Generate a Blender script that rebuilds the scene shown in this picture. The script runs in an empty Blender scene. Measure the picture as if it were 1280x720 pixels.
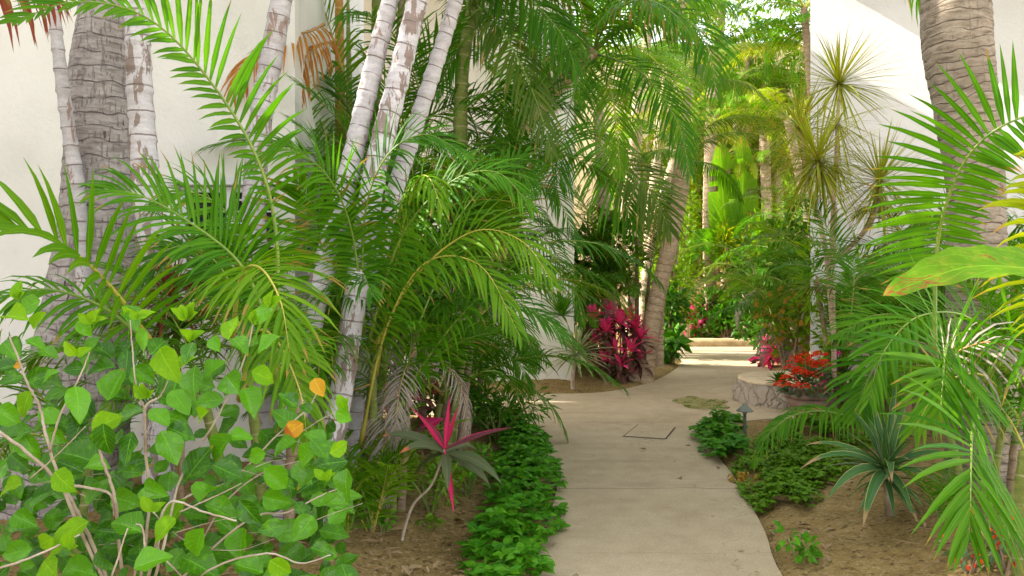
import bpy, bmesh, math, random
from mathutils import Vector, Euler, Matrix, noise as mnoise
import numpy as np

R = random.Random(11)
PI = math.pi
F = 1005.0          # focal length in pixels of a 1280 px wide frame
EYE = 1.5
scn = bpy.context.scene
col = scn.collection
V = Vector
UP = V((0, 0, 1))
SUN_DIR = V((0.78, -0.16, -0.60)).normalized()     # the way the light travels


def P(px, py, d):
    return V(((px - 640) / F * d, d, EYE - (py - 360) / F * d))


def G(px, py):
    d = EYE * F / (py - 360)
    return ((px - 640) / F * d, d)


# ------------------------------------------------------------------ ground shape
def catmull(pts, n, closed=False):
    pts = [V(p) for p in pts]
    if len(pts) == 2 and not closed:
        return [pts[0].lerp(pts[1], i / (n - 1)) for i in range(n)]
    out = []
    m = len(pts)
    segs = m if closed else m - 1
    for i in range(n):
        t = i / (n if closed else n - 1) * segs
        k = min(int(t), segs - 1)
        u = t - k
        if closed:
            p0, p1, p2, p3 = (pts[(k + j - 1) % m] for j in range(4))
        else:
            p1, p2 = pts[k], pts[k + 1]
            p0 = pts[k - 1] if k > 0 else p1 * 2 - p2
            p3 = pts[k + 2] if k + 2 < m else p2 * 2 - p1
        out.append(0.5 * ((2 * p1) + (p2 - p0) * u + (2 * p0 - 5 * p1 + 4 * p2 - p3) * u * u + (3 * p1 - p0 - 3 * p2 + p3) * u ** 3))
    return out


right_edge = [(1.02, -3), (1.05, 0), (1.2, 2.2), G(978, 720), G(955, 662), G(922, 602), G(893, 566), (1.85, 8.0), (2.15, 8.7), (2.9, 9.2), (3.7, 9.35), (5.6, 9.4), (5.6, 12.0),
              (4.6, 12.4), G(986, 486), G(966, 466), G(950, 450), G(944, 442), (6.3, 19.2), (9, 19.0)]
left_edge = [(9, 20.7), (5.5, 20.6), G(838, 433), (3.3, 20.4), G(838, 439), G(851, 448), G(846, 460), G(815, 477), G(762, 489), G(700, 492), G(640, 491), (-1.2, 11.5), (-3.2, 11.4),
             (-3.2, 9.7), (-1.0, 9.5), (-0.2, 9.25), (0.18, 8.5), (0.3, 7.5), G(697, 600), G(672, 700), (0.05, 3), (-0.25, 1), (-0.3, -3)]
path_poly = [V((p[0], p[1], 0)) for p in catmull([V((a, b, 0)) for a, b in right_edge], 110)] + \
            [V((p[0], p[1], 0)) for p in catmull([V((a, b, 0)) for a, b in left_edge], 120)]
PX = np.array([p.x for p in path_poly]); PY = np.array([p.y for p in path_poly])


def path_dist(x, y):
    """signed distance to the path outline, negative inside"""
    x = np.atleast_1d(np.asarray(x, float)); y = np.atleast_1d(np.asarray(y, float))
    best = np.full(x.shape, 1e9); inside = np.zeros(x.shape, bool)
    n = len(PX)
    for i in range(n):
        ax, ay, bx, by = PX[i], PY[i], PX[(i + 1) % n], PY[(i + 1) % n]
        dx, dy = bx - ax, by - ay
        l2 = dx * dx + dy * dy + 1e-12
        t = np.clip(((x - ax) * dx + (y - ay) * dy) / l2, 0, 1)
        best = np.minimum(best, (x - ax - t * dx) ** 2 + (y - ay - t * dy) ** 2)
        if ay != by:
            c = ((ay > y) != (by > y)) & (x < (bx - ax) * (y - ay) / (by - ay) + ax)
            inside ^= c
    d = np.sqrt(best)
    return np.where(inside, -d, d)


def height_np(x, y):
    d = path_dist(x, y)
    h = np.where(d < 0, -0.07, -0.035 + 0.06 * np.clip(d / 0.12, 0, 1))
    m = np.clip((d - 0.15) / 1.5, 0, 1)
    m = m * m * (3 - 2 * m)
    far = np.clip((26 - y) / 4, 0, 1) * np.clip((10 - np.abs(x)) / 3, 0, 1)
    amp = np.where(x > 1.2, 0.26, 0.16)
    return h + m * amp * far


_gx = np.arange(-6, 9.01, 0.06); _gy = np.arange(0, 27.01, 0.06)
_XX, _YY = np.meshgrid(_gx, _gy)
_PD = path_dist(_XX.ravel(), _YY.ravel()).reshape(_XX.shape)
_HH = height_np(_XX.ravel(), _YY.ravel()).reshape(_XX.shape)


def _look(A, x, y):
    fx = min(max((x + 6) / 0.06, 0), len(_gx) - 1.001); fy = min(max(y / 0.06, 0), len(_gy) - 1.001)
    i, j = int(fx), int(fy); u, v = fx - i, fy - j
    return float(A[j, i] * (1 - u) * (1 - v) + A[j, i + 1] * u * (1 - v) + A[j + 1, i] * (1 - u) * v + A[j + 1, i + 1] * u * v)


def GH(x, y):
    return _look(_HH, x, y)


def PDIST(x, y):
    return _look(_PD, x, y)


def gp(px, d):
    x = (px - 640) / F * d
    return V((x, d, GH(x, d)))


# ------------------------------------------------------------------ mesh builder
class MB:
    def __init__(self):
        self.v, self.f, self.a, self.m = [], [], [], []

    def vert(self, p, a=(0.5, 0, 0.5)):
        self.v.append((p[0], p[1], p[2])); self.a.append(a)
        return len(self.v) - 1

    def face(self, idx, m=0):
        self.f.append(tuple(idx)); self.m.append(m)

    def box(self, x0, x1, y0, y1, z0, z1, m=0):
        b = len(self.v)
        for z in (z0, z1):
            for x, y in ((x0, y0), (x1, y0), (x1, y1), (x0, y1)):
                self.vert((x, y, z))
        for q in ((0, 3, 2, 1), (4, 5, 6, 7), (0, 1, 5, 4), (1, 2, 6, 5), (2, 3, 7, 6), (3, 0, 4, 7)):
            self.face([b + i for i in q], m)

    def mesh(self, name, mats, origin=V((0, 0, 0)), smooth=True):
        me = bpy.data.meshes.new(name)
        arr = np.array(self.v, float).reshape(-1, 3) - np.array(origin)
        me.from_pydata(arr.tolist(), [], self.f)
        at = me.attributes.new('leaf', 'FLOAT_VECTOR', 'POINT')
        at.data.foreach_set('vector', np.array(self.a, np.float32).ravel())
        for m in (mats if isinstance(mats, (list, tuple)) else [mats]):
            me.materials.append(m)
        me.polygons.foreach_set('material_index', np.array(self.m, np.int32))
        me.polygons.foreach_set('use_smooth', np.full(len(self.f), smooth))
        me.update()
        return me

    def build(self, name, mats, parent=None, origin=None, smooth=True):
        o_ = parent.location if parent is not None else (V(origin) if origin is not None else V((0, 0, 0)))
        if parent is not None and parent.parent is not None:
            o_ = parent.location + parent.parent.location
        o = bpy.data.objects.new(name, self.mesh(name, mats, o_, smooth))
        col.objects.link(o)
        if parent is not None:
            o.parent = parent
        else:
            o.location = o_
        return o


def tag(o, label=None, cat=None, group=None, kind=None):
    if label: o['label'] = label
    if cat: o['category'] = cat
    if group: o['group'] = group
    if kind: o['kind'] = kind
    return o


def thing(name, label, cat, loc, group=None):
    o = bpy.data.objects.new(name, None)
    o.empty_display_size = 0.1
    col.objects.link(o)
    o.location = loc
    return tag(o, label, cat, group)


# ------------------------------------------------------------------ materials
def nt(name):
    m = bpy.data.materials.new(name); m.use_nodes = True
    t = m.node_tree; t.nodes.clear()
    return m, t


class N:
    """tiny node helper"""
    def __init__(self, t): self.t = t

    def n(self, typ, **kw):
        nd = self.t.nodes.new(typ)
        for k, v in kw.items():
            setattr(nd, k, v)
        return nd

    def L(self, a, b): self.t.links.new(a, b)

    def setin(self, nd, i, v):
        if hasattr(v, 'is_output') or isinstance(v, bpy.types.NodeSocket): self.L(v, nd.inputs[i])
        else: nd.inputs[i].default_value = v

    def math(self, op, a, b=0.0, c=None, clamp=False):
        nd = self.n('ShaderNodeMath', operation=op, use_clamp=clamp)
        self.setin(nd, 0, a); self.setin(nd, 1, b)
        if c is not None: self.setin(nd, 2, c)
        return nd.outputs[0]

    def mix(self, fac, a, b, mode='MIX'):
        nd = self.n('ShaderNodeMix', data_type='RGBA', blend_type=mode)
        self.setin(nd, 0, fac)
        for i, v in ((6, a), (7, b)):
            if isinstance(v, tuple): nd.inputs[i].default_value = (*v[:3], 1)
            else: self.L(v, nd.inputs[i])
        return nd.outputs[2]

    def noise(self, vec, scale, detail=3, rough=0.55, dist=0.0, out=0):
        nd = self.n('ShaderNodeTexNoise')
        if vec is not None: self.L(vec, nd.inputs['Vector'])
        nd.inputs['Scale'].default_value = scale; nd.inputs['Detail'].default_value = detail
        nd.inputs['Roughness'].default_value = rough; nd.inputs['Distortion'].default_value = dist
        return nd.outputs[out]

    def ramp(self, fac, stops, interp='LINEAR'):
        nd = self.n('ShaderNodeValToRGB')
        cr = nd.color_ramp; cr.interpolation = interp
        while len(cr.elements) < len(stops): cr.elements.new(0.5)
        for e, (p, c) in zip(cr.elements, stops):
            e.position = p; e.color = (*c, 1) if isinstance(c, tuple) else (c, c, c, 1)
        self.L(fac, nd.inputs[0])
        return nd.outputs[0]

    def step(self, v, lo, hi):
        nd = self.n('ShaderNodeMapRange', interpolation_type='SMOOTHSTEP')
        self.setin(nd, 0, v); nd.inputs[1].default_value = lo; nd.inputs[2].default_value = hi
        return nd.outputs[0]

    def bump(self, h, strength=0.5, dist=0.01):
        nd = self.n('ShaderNodeBump'); nd.inputs['Strength'].default_value = strength; nd.inputs['Distance'].default_value = dist
        self.L(h, nd.inputs['Height'])
        return nd.outputs[0]

    def scalevec(self, vec, s):
        nd = self.n('ShaderNodeMapping'); self.L(vec, nd.inputs[0]); nd.inputs['Scale'].default_value = s
        return nd.outputs[0]

    def attr(self):
        a = self.n('ShaderNodeAttribute', attribute_name='leaf')
        s = self.n('ShaderNodeSeparateXYZ'); self.L(a.outputs['Vector'], s.inputs[0])
        return a.outputs['Vector'], s.outputs[0], s.outputs[1], s.outputs[2]

    def obj(self): return self.n('ShaderNodeTexCoord').outputs['Object']

    def pos(self): return self.n('ShaderNodeNewGeometry').outputs['Position']

    def out(self, sh):
        o = self.n('ShaderNodeOutputMaterial'); self.L(sh, o.inputs[0])

    def principled(self, color, rough=0.6, normal=None, spec=0.4):
        b = self.n('ShaderNodeBsdfPrincipled')
        if isinstance(color, tuple): b.inputs['Base Color'].default_value = (*color, 1)
        else: self.L(color, b.inputs['Base Color'])
        self.setin(b, b.inputs.find('Roughness'), rough)
        b.inputs['Specular IOR Level'].default_value = spec
        if normal is not None: self.L(normal, b.inputs['Normal'])
        return b.outputs[0]


def leafmat(name, c1, c2, tip=(0.30, 0.19, 0.05), tipamt=0.25, trans=0.4, rough=0.48, broad=False, margin=None, spots=False, vary=0.55, tc=(1.5, 1.5, 0.35), spec=0.13, mw=(0.34, 0.42)):
    m, t = nt(name); k = N(t)
    vec, u, v, r = k.attr()
    oi = k.n('ShaderNodeObjectInfo').outputs['Random']
    nz = k.noise(k.pos(), 1.7, 2)
    fac = k.math('ADD', k.math('MULTIPLY', r, vary), k.math('MULTIPLY', oi, 0.3))
    fac = k.math('ADD', fac, k.math('MULTIPLY', k.math('SUBTRACT', nz, 0.5), 0.7), clamp=True)
    c = k.mix(fac, c1, c2)
    ctr = k.math('ABSOLUTE', k.math('SUBTRACT', u, 0.5))
    nrm = None
    if broad:
        mid = k.step(ctr, 0.035, 0.012)
        sv = k.math('FRACT', k.math('SUBTRACT', k.math('MULTIPLY', v, 7.0), k.math('MULTIPLY', ctr, 4.0)))
        svl = k.step(k.math('ABSOLUTE', k.math('SUBTRACT', sv, 0.5)), 0.09, 0.02)
        vein = k.math('MAXIMUM', mid, k.math('MULTIPLY', svl, 0.55))
        c = k.mix(k.math('MULTIPLY', vein, 0.34), c, tuple(min(1, x * 1.9 + 0.03) for x in c2))
        n2 = k.noise(k.obj(), 38, 3)
        c = k.mix(k.math('MULTIPLY', k.step(n2, 0.5, 0.75), 0.35), c, tuple(x * 1.5 for x in c2))
        h = k.math('ADD', k.math('MULTIPLY', vein, -1.0), k.math('MULTIPLY', n2, 0.7))
        nrm = k.bump(h, 0.55, 0.004)
    else:
        mid = k.step(ctr, 0.09, 0.02)
        c = k.mix(k.math('MULTIPLY', mid, 0.25), c, tuple(min(1, x * 1.7 + 0.02) for x in c2))
    if margin:
        c = k.mix(k.step(ctr, mw[0], mw[1]), c, margin)
    if spots:
        sp = k.noise(k.obj(), 9, 4, 0.6)
        c = k.mix(k.step(sp, 0.60, 0.68), c, (0.16, 0.055, 0.015))
        c = k.mix(k.math('MULTIPLY', k.step(k.noise(k.obj(), 22, 3), 0.5, 0.8), 0.5), c, (0.33, 0.30, 0.03))
    if tipamt > 0:
        tf = k.step(k.math('ADD', k.math('ADD', v, k.math('MULTIPLY', k.math('FRACT', k.math('MULTIPLY', r, 7.31)), 0.5)), k.math('MULTIPLY', k.math('SUBTRACT', oi, 0.5), 0.3)), 1.42 - tipamt, 1.52 - tipamt)
        c = k.mix(tf, c, tip)
    pb = k.principled(c, rough, nrm, spec)
    tr = k.n('ShaderNodeBsdfTranslucent')
    k.L(k.mix(1.0, c, (tc[0], tc[1], tc[2]), 'MULTIPLY'), tr.inputs[0])
    if nrm is not None: k.L(nrm, tr.inputs['Normal'])
    mx = k.n('ShaderNodeMixShader'); mx.inputs[0].default_value = trans
    k.L(pb, mx.inputs[1]); k.L(tr.outputs[0], mx.inputs[2])
    k.out(mx.outputs[0])
    return m


M = {}
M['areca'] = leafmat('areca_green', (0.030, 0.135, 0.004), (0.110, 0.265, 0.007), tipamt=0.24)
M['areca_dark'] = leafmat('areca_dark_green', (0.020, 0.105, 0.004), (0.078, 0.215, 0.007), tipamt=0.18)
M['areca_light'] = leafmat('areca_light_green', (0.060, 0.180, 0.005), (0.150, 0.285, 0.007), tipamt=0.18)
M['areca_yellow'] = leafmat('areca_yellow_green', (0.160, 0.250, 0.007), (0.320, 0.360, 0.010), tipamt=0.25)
M['areca_olive'] = leafmat('palm_olive', (0.045, 0.105, 0.010), (0.120, 0.180, 0.018), tip=(0.36, 0.25, 0.10), tipamt=0.25)
M['dry'] = leafmat('dry_orange_frond', (0.35, 0.13, 0.025), (0.50, 0.25, 0.05), tip=(0.30, 0.15, 0.06), tipamt=0.2, rough=0.7, tc=(1.2, 1.1, 0.8))
M['dead'] = leafmat('dead_grey_frond', (0.20, 0.165, 0.14), (0.36, 0.31, 0.27), tip=(0.25, 0.17, 0.12), tipamt=0.2, trans=0.15, rough=0.8, tc=(1.1, 1.05, 0.9))
M['red_tip'] = leafmat('red_brown_frond', (0.22, 0.09, 0.025), (0.20, 0.21, 0.03), tip=(0.24, 0.06, 0.03), tipamt=0.5, rough=0.6, tc=(1.3, 1.1, 0.8))
M['hibiscus'] = leafmat('hibiscus_leaf', (0.005, 0.055, 0.001), (0.105, 0.310, 0.005), tipamt=0.05, tip=(0.30, 0.20, 0.02), broad=True, trans=0.28, rough=0.30, spec=0.32, vary=0.85)
M['hib_young'] = leafmat('hibiscus_young_leaf', (0.120, 0.310, 0.006), (0.220, 0.400, 0.009), tipamt=0.0, broad=True, trans=0.4)
M['hib_yellow'] = leafmat('hibiscus_yellow_leaf', (0.46, 0.20, 0.015), (0.56, 0.34, 0.025), tip=(0.4, 0.12, 0.02), tipamt=0.3, broad=True, trans=0.3, tc=(1.2, 1.1, .6))
M['cover'] = leafmat('groundcover_leaf', (0.016, 0.120, 0.004), (0.110, 0.310, 0.010), tipamt=0.0, broad=True, trans=0.25, rough=0.35)
M['cover_pale'] = leafmat('creeper_leaf', (0.055, 0.160, 0.006), (0.160, 0.280, 0.012), tipamt=0.05, trans=0.3)
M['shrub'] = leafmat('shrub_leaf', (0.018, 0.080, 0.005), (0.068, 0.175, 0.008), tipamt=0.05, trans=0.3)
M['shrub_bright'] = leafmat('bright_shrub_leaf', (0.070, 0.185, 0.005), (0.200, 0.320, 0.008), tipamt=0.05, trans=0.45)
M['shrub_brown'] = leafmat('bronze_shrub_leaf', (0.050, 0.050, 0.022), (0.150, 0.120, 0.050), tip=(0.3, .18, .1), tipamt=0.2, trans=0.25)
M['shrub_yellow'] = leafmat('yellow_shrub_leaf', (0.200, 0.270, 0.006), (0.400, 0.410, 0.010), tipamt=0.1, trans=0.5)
M['croton'] = leafmat('croton_leaf', (0.45, 0.16, 0.03), (0.32, 0.30, 0.03), tip=(0.5, 0.10, 0.03), tipamt=0.2, trans=0.35, tc=(1.3, 1.2, .7))
M['banana'] = leafmat('banana_leaf', (0.055, 0.170, 0.004), (0.120, 0.260, 0.006), tipamt=0.04, broad=True, trans=0.5)
M['banana_near'] = leafmat('spotted_banana_leaf', (0.070, 0.190, 0.004), (0.130, 0.250, 0.007), tip=(0.24, 0.08, 0.02), tipamt=0.32, trans=0.35, spots=True, broad=True)
M['ti_pink'] = leafmat('pink_ti_leaf', (0.74, 0.035, 0.17), (0.85, 0.11, 0.32), tip=(0.12, 0.03, 0.05), tipamt=0.0, trans=0.35, tc=(1.3, .9, 1.0))
M['ti_red_pink'] = leafmat('red_pink_ti_leaf', (0.40, 0.014, 0.07), (0.56, 0.035, 0.13), tip=(0.12, 0.03, 0.05), tipamt=0.12, trans=0.3, tc=(1.3, .9, 1.0), margin=(0.30, 0.02, 0.05), mw=(0.3, 0.5))
M['ti_pink_edge'] = leafmat('pink_edged_ti_leaf', (0.085, 0.035, 0.045), (0.16, 0.05, 0.06), tip=(0.12, 0.03, 0.05), tipamt=0.0, trans=0.3, margin=(0.42, 0.018, 0.09), tc=(1.3, .9, 1.0))
M['ti_dark'] = leafmat('dark_ti_leaf', (0.080, 0.030, 0.035), (0.150, 0.075, 0.045), tip=(0.35, 0.08, 0.06), tipamt=0.2, trans=0.25, tc=(1.3, 1, 1))
M['ti_olive'] = leafmat('olive_ti_leaf', (0.055, 0.085, 0.035), (0.110, 0.120, 0.060), tip=(0.40, 0.12, 0.06), tipamt=0.25, trans=0.25)
M['cordyline'] = leafmat('burgundy_leaf', (0.13, 0.022, 0.022), (0.26, 0.075, 0.035), tip=(0.30, 0.22, 0.06), tipamt=0.3, trans=0.3, tc=(1.3, 1, .9))
M['dracaena'] = leafmat('dracaena_leaf', (0.130, 0.250, 0.012), (0.360, 0.400, 0.030), tip=(0.33, 0.14, 0.06), tipamt=0.3, trans=0.3, margin=(0.30, 0.13, 0.05))
M['agave'] = leafmat('variegated_leaf', (0.030, 0.095, 0.028), (0.065, 0.150, 0.045), tip=(0.3, 0.2, 0.1), tipamt=0.05, trans=0.15, rough=0.35, margin=(0.30, 0.34, 0.12), mw=(0.41, 0.46))
M['spiky'] = leafmat('pale_spiky_leaf', (0.150, 0.230, 0.090), (0.290, 0.360, 0.170), tip=(0.3, 0.2, 0.1), tipamt=0.08, trans=0.15, margin=(0.48, 0.48, 0.28))
M['kalanchoe_leaf'] = leafmat('kalanchoe_leaf', (0.060, 0.120, 0.045), (0.140, 0.190, 0.090), tipamt=0.05, trans=0.15)
M['red_flower'] = leafmat('red_petal', (0.62, 0.030, 0.008), (0.80, 0.085, 0.020), tipamt=0.0, trans=0.3, rough=0.6, tc=(1.2, 1, 1))
M['magenta'] = leafmat('magenta_petal', (0.62, 0.02, 0.20), (0.75, 0.05, 0.30), tipamt=0.0, trans=0.35, tc=(1.2, 1, 1))
M['litter'] = leafmat('leaf_litter', (0.19, 0.115, 0.055), (0.36, 0.27, 0.16), tipamt=0.0, trans=0.05, rough=0.85)


def plain(name, c1, c2, scale=6, rough=0.7, bump=0.3, dist=0.004, detail=5, stretch=None):
    m, t = nt(name); k = N(t)
    vec = k.obj()
    if stretch: vec = k.scalevec(vec, stretch)
    n1 = k.noise(vec, scale, detail)
    n2 = k.noise(vec, scale * 9, 3)
    f = k.math('ADD', k.math('MULTIPLY', n1, 0.75), k.math('MULTIPLY', n2, 0.25))
    k.out(k.principled(k.mix(k.step(f, 0.32, 0.68), c1, c2), rough, k.bump(f, bump, dist)))
    return m


M['rachis'] = plain('green_rachis', (0.10, 0.19, 0.02), (0.20, 0.27, 0.035), 4, 0.45, 0.1)
M['rachis_yellow'] = plain('yellow_rachis', (0.28, 0.27, 0.03), (0.42, 0.36, 0.06), 4, 0.45, 0.1)
M['rachis_dry'] = plain('dry_rachis', (0.30, 0.16, 0.05), (0.42, 0.27, 0.10), 4, 0.7, 0.2)
M['branch'] = plain('grey_branch', (0.28, 0.21, 0.15), (0.46, 0.39, 0.31), 14, 0.8, 0.4)
M['branch_brown'] = plain('brown_branch', (0.17, 0.105, 0.06), (0.36, 0.26, 0.17), 12, 0.8, 0.4)
M['branch_green'] = plain('green_shoot', (0.10, 0.16, 0.03), (0.20, 0.23, 0.05), 10, 0.6, 0.2)
M['metal'] = plain('verdigris_metal', (0.085, 0.10, 0.08), (0.17, 0.19, 0.155), 18, 0.5, 0.2)
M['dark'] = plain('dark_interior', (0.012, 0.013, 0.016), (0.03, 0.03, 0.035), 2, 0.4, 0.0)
M['white_frame'] = plain('white_painted_metal', (0.62, 0.63, 0.66), (0.72, 0.73, 0.75), 5, 0.45, 0.05)


def glassmat():
    m, t = nt('louvre_glass'); k = N(t)
    k.out(k.principled((0.035, 0.045, 0.06), 0.12, None, 0.6))
    return m


M['glass'] = glassmat()


def barkmat(name, c_lo, c_hi, c_ring, ringfreq, ringw=0.10, crack=0.6, peel=None, peelamt=0.55, irr=0.35, bump=0.7, dist=0.012, chips=0.0, crk=(0.40, 0.30), streak=0.0):
    """v = metres along the stem, u = turn around it"""
    m, t = nt(name); k = N(t)
    vec, u, v, r = k.attr()
    ob = k.pos()
    n_big = k.noise(ob, 3.0, 3)
    n_mid = k.noise(k.scalevec(ob, (1, 1, 2.6)), 14, 5, 0.65)
    n_ring = k.noise(ob, 5.0, 2)
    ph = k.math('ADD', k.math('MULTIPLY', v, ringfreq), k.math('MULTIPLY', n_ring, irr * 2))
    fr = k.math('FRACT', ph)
    tri = k.math('ABSOLUTE', k.math('SUBTRACT', fr, 0.5))
    ring = k.math('MULTIPLY', k.step(tri, 0.5 - ringw, 0.5 - ringw * 0.25), k.step(k.noise(ob, 11, 3), 0.28, 0.55))
    n_crack = k.noise(k.scalevec(ob, (1, 1, 0.16)), 62, 2, 0.5)
    cr = k.math('MULTIPLY', k.step(n_crack, crk[0], crk[1]), crack)
    f = k.math('ADD', k.math('MULTIPLY', n_mid, 0.7), k.math('MULTIPLY', n_big, 0.45))
    c = k.mix(k.step(f, 0.36, 0.82), c_lo, c_hi)
    if peel:
        n_p = k.noise(k.scalevec(ob, (1, 1, 0.30)), 17, 6, 0.65, 0.5)
        big = k.noise(ob, 2.4, 1)
        pf = k.step(k.math('ADD', n_p, k.math('MULTIPLY', k.math('SUBTRACT', big, 0.5), 0.5)), peelamt, peelamt + 0.03)
        c = k.mix(pf, c, k.mix(n_mid, tuple(x * 0.55 for x in peel), tuple(x * 1.25 for x in peel)))
    fine = k.noise(ob, 90, 3)
    c = k.mix(k.math('MULTIPLY', k.step(fine, 0.45, 0.75), 0.35), c, tuple(x * 0.7 for x in c_lo))
    c = k.mix(k.math('MAXIMUM', k.math('MULTIPLY', ring, 0.85), cr), c, c_ring)
    if chips:
        n_c = k.noise(k.scalevec(ob, (1, 1, 0.35)), 30, 1)
        c = k.mix(k.math('MULTIPLY', k.step(n_c, 0.70, 0.74), chips), c, (0.05, 0.03, 0.025))
    if streak:
        n_s = k.noise(k.scalevec(ob, (1, 1, 4.5)), 7, 6, 0.7, 0.3)
        c = k.mix(k.math('MULTIPLY', k.step(n_s, 0.52, 0.68), streak), c, tuple(x * 1.5 for x in c_ring))
        c = k.mix(k.math('MULTIPLY', fr, 0.22), c, c_hi)  # shading between rings painted in: bark lightens up toward each ring
        n_mid = k.math('SUBTRACT', n_mid, k.math('MULTIPLY', k.step(n_s, 0.5, 0.7), 0.7))
    h = k.math('SUBTRACT', k.math('SUBTRACT', k.math('ADD', k.math('MULTIPLY', n_mid, 0.7), k.math('MULTIPLY', fine, 0.15)), k.math('MULTIPLY', ring, 0.8)), cr)
    k.out(k.principled(c, 0.82, k.bump(h, bump, dist), 0.25))
    return m


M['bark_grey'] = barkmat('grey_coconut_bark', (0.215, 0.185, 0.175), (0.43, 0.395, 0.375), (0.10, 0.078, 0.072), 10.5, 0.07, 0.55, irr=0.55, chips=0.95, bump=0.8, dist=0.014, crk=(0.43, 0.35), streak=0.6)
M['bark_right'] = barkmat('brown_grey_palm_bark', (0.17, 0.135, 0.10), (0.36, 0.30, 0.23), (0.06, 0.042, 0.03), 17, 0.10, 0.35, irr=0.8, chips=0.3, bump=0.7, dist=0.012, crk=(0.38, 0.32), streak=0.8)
M['bark_tan'] = barkmat('tan_palm_bark', (0.33, 0.24, 0.155), (0.60, 0.475, 0.33), (0.24, 0.165, 0.105), 9, 0.09, 0.2, irr=0.6)
M['bark_white'] = barkmat('white_ringed_stem', (0.36, 0.335, 0.34), (0.53, 0.51, 0.52), (0.19, 0.13, 0.11), 9.0, 0.05, 0.0, peel=(0.30, 0.215, 0.185), peelamt=0.60, irr=0.12)
M['bark_peel'] = barkmat('peeling_white_stem', (0.40, 0.375, 0.385), (0.57, 0.55, 0.565), (0.17, 0.12, 0.10), 7.0, 0.05, 0.0, peel=(0.24, 0.185, 0.16), peelamt=0.525, irr=0.12)
M['bark_lower'] = barkmat('weathered_grey_stem', (0.22, 0.185, 0.17), (0.42, 0.385, 0.36), (0.11, 0.08, 0.07), 8.0, 0.07, 0.15, peel=(0.5, 0.47, 0.45), peelamt=0.62, irr=0.3)
M['stem_orange'] = barkmat('orange_cane_stem', (0.28, 0.13, 0.03), (0.42, 0.23, 0.06), (0.48, 0.36, 0.16), 8, 0.06, 0.1, irr=0.1, bump=0.3)
M['stem_green'] = barkmat('green_cane_stem', (0.11, 0.15, 0.03), (0.24, 0.26, 0.07), (0.35, 0.33, 0.18), 8, 0.06, 0.05, irr=0.1, bump=0.3)
M['stem_brown'] = barkmat('brown_cane_stem', (0.17, 0.115, 0.07), (0.33, 0.25, 0.17), (0.12, 0.08, 0.05), 9, 0.08, 0.2, irr=0.2, bump=0.4)


def wallmat(name, c, c2, streak=0.0):
    m, t = nt(name); k = N(t)
    p = k.pos()
    n1 = k.noise(p, 0.9, 4, 0.6); n2 = k.noise(p, 26, 4, 0.6); n3 = k.noise(p, 140, 2)
    cc = k.mix(k.step(n1, 0.35, 0.72), c, c2)
    if streak:
        st = k.noise(k.scalevec(p, (1, 1, 0.10)), 2.6, 4, 0.65)
        cc = k.mix(k.math('MULTIPLY', k.step(st, 0.52, 0.78), streak), cc, tuple(x * 0.62 for x in c2))
    cc = k.mix(k.math('MULTIPLY', k.step(k.noise(p, 9, 3), 0.62, 0.8), 0.12), cc, tuple(x * 0.7 for x in c2))
    h = k.math('ADD', k.math('MULTIPLY', n2, 0.8), k.math('MULTIPLY', n3, 0.25))
    k.out(k.principled(cc, 0.88, k.bump(h, 0.55, 0.012), 0.2))
    return m


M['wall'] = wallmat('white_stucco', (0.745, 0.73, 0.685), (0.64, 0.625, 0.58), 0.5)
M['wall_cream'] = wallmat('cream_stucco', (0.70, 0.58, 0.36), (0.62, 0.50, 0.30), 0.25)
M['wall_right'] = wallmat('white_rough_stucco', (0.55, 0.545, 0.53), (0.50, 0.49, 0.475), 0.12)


def soilmat():
    m, t = nt('garden_soil'); k = N(t)
    p = k.pos()
    n1 = k.noise(p, 1.3, 5, 0.6); n2 = k.noise(p, 11, 6, 0.7); n3 = k.noise(p, 48, 4, 0.7)
    f = k.math('ADD', k.math('MULTIPLY', n1, 0.5), k.math('MULTIPLY', n2, 0.5))
    c = k.ramp(f, [(0.30, (0.105, 0.066, 0.022)), (0.48, (0.225, 0.152, 0.055)), (0.70, (0.34, 0.25, 0.105))])
    c = k.mix(k.math('MULTIPLY', k.step(n3, 0.5, 0.68), 0.75), c, (0.42, 0.32, 0.18))
    c = k.mix(k.math('MULTIPLY', k.step(k.noise(p, 27, 3), 0.58, 0.66), 0.75), c, (0.05, 0.031, 0.017))
    h = k.math('ADD', n2, k.math('MULTIPLY', n3, 0.35))
    k.out(k.principled(c, 0.95, k.bump(h, 0.9, 0.03), 0.1))
    return m


M['soil'] = soilmat()


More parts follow.
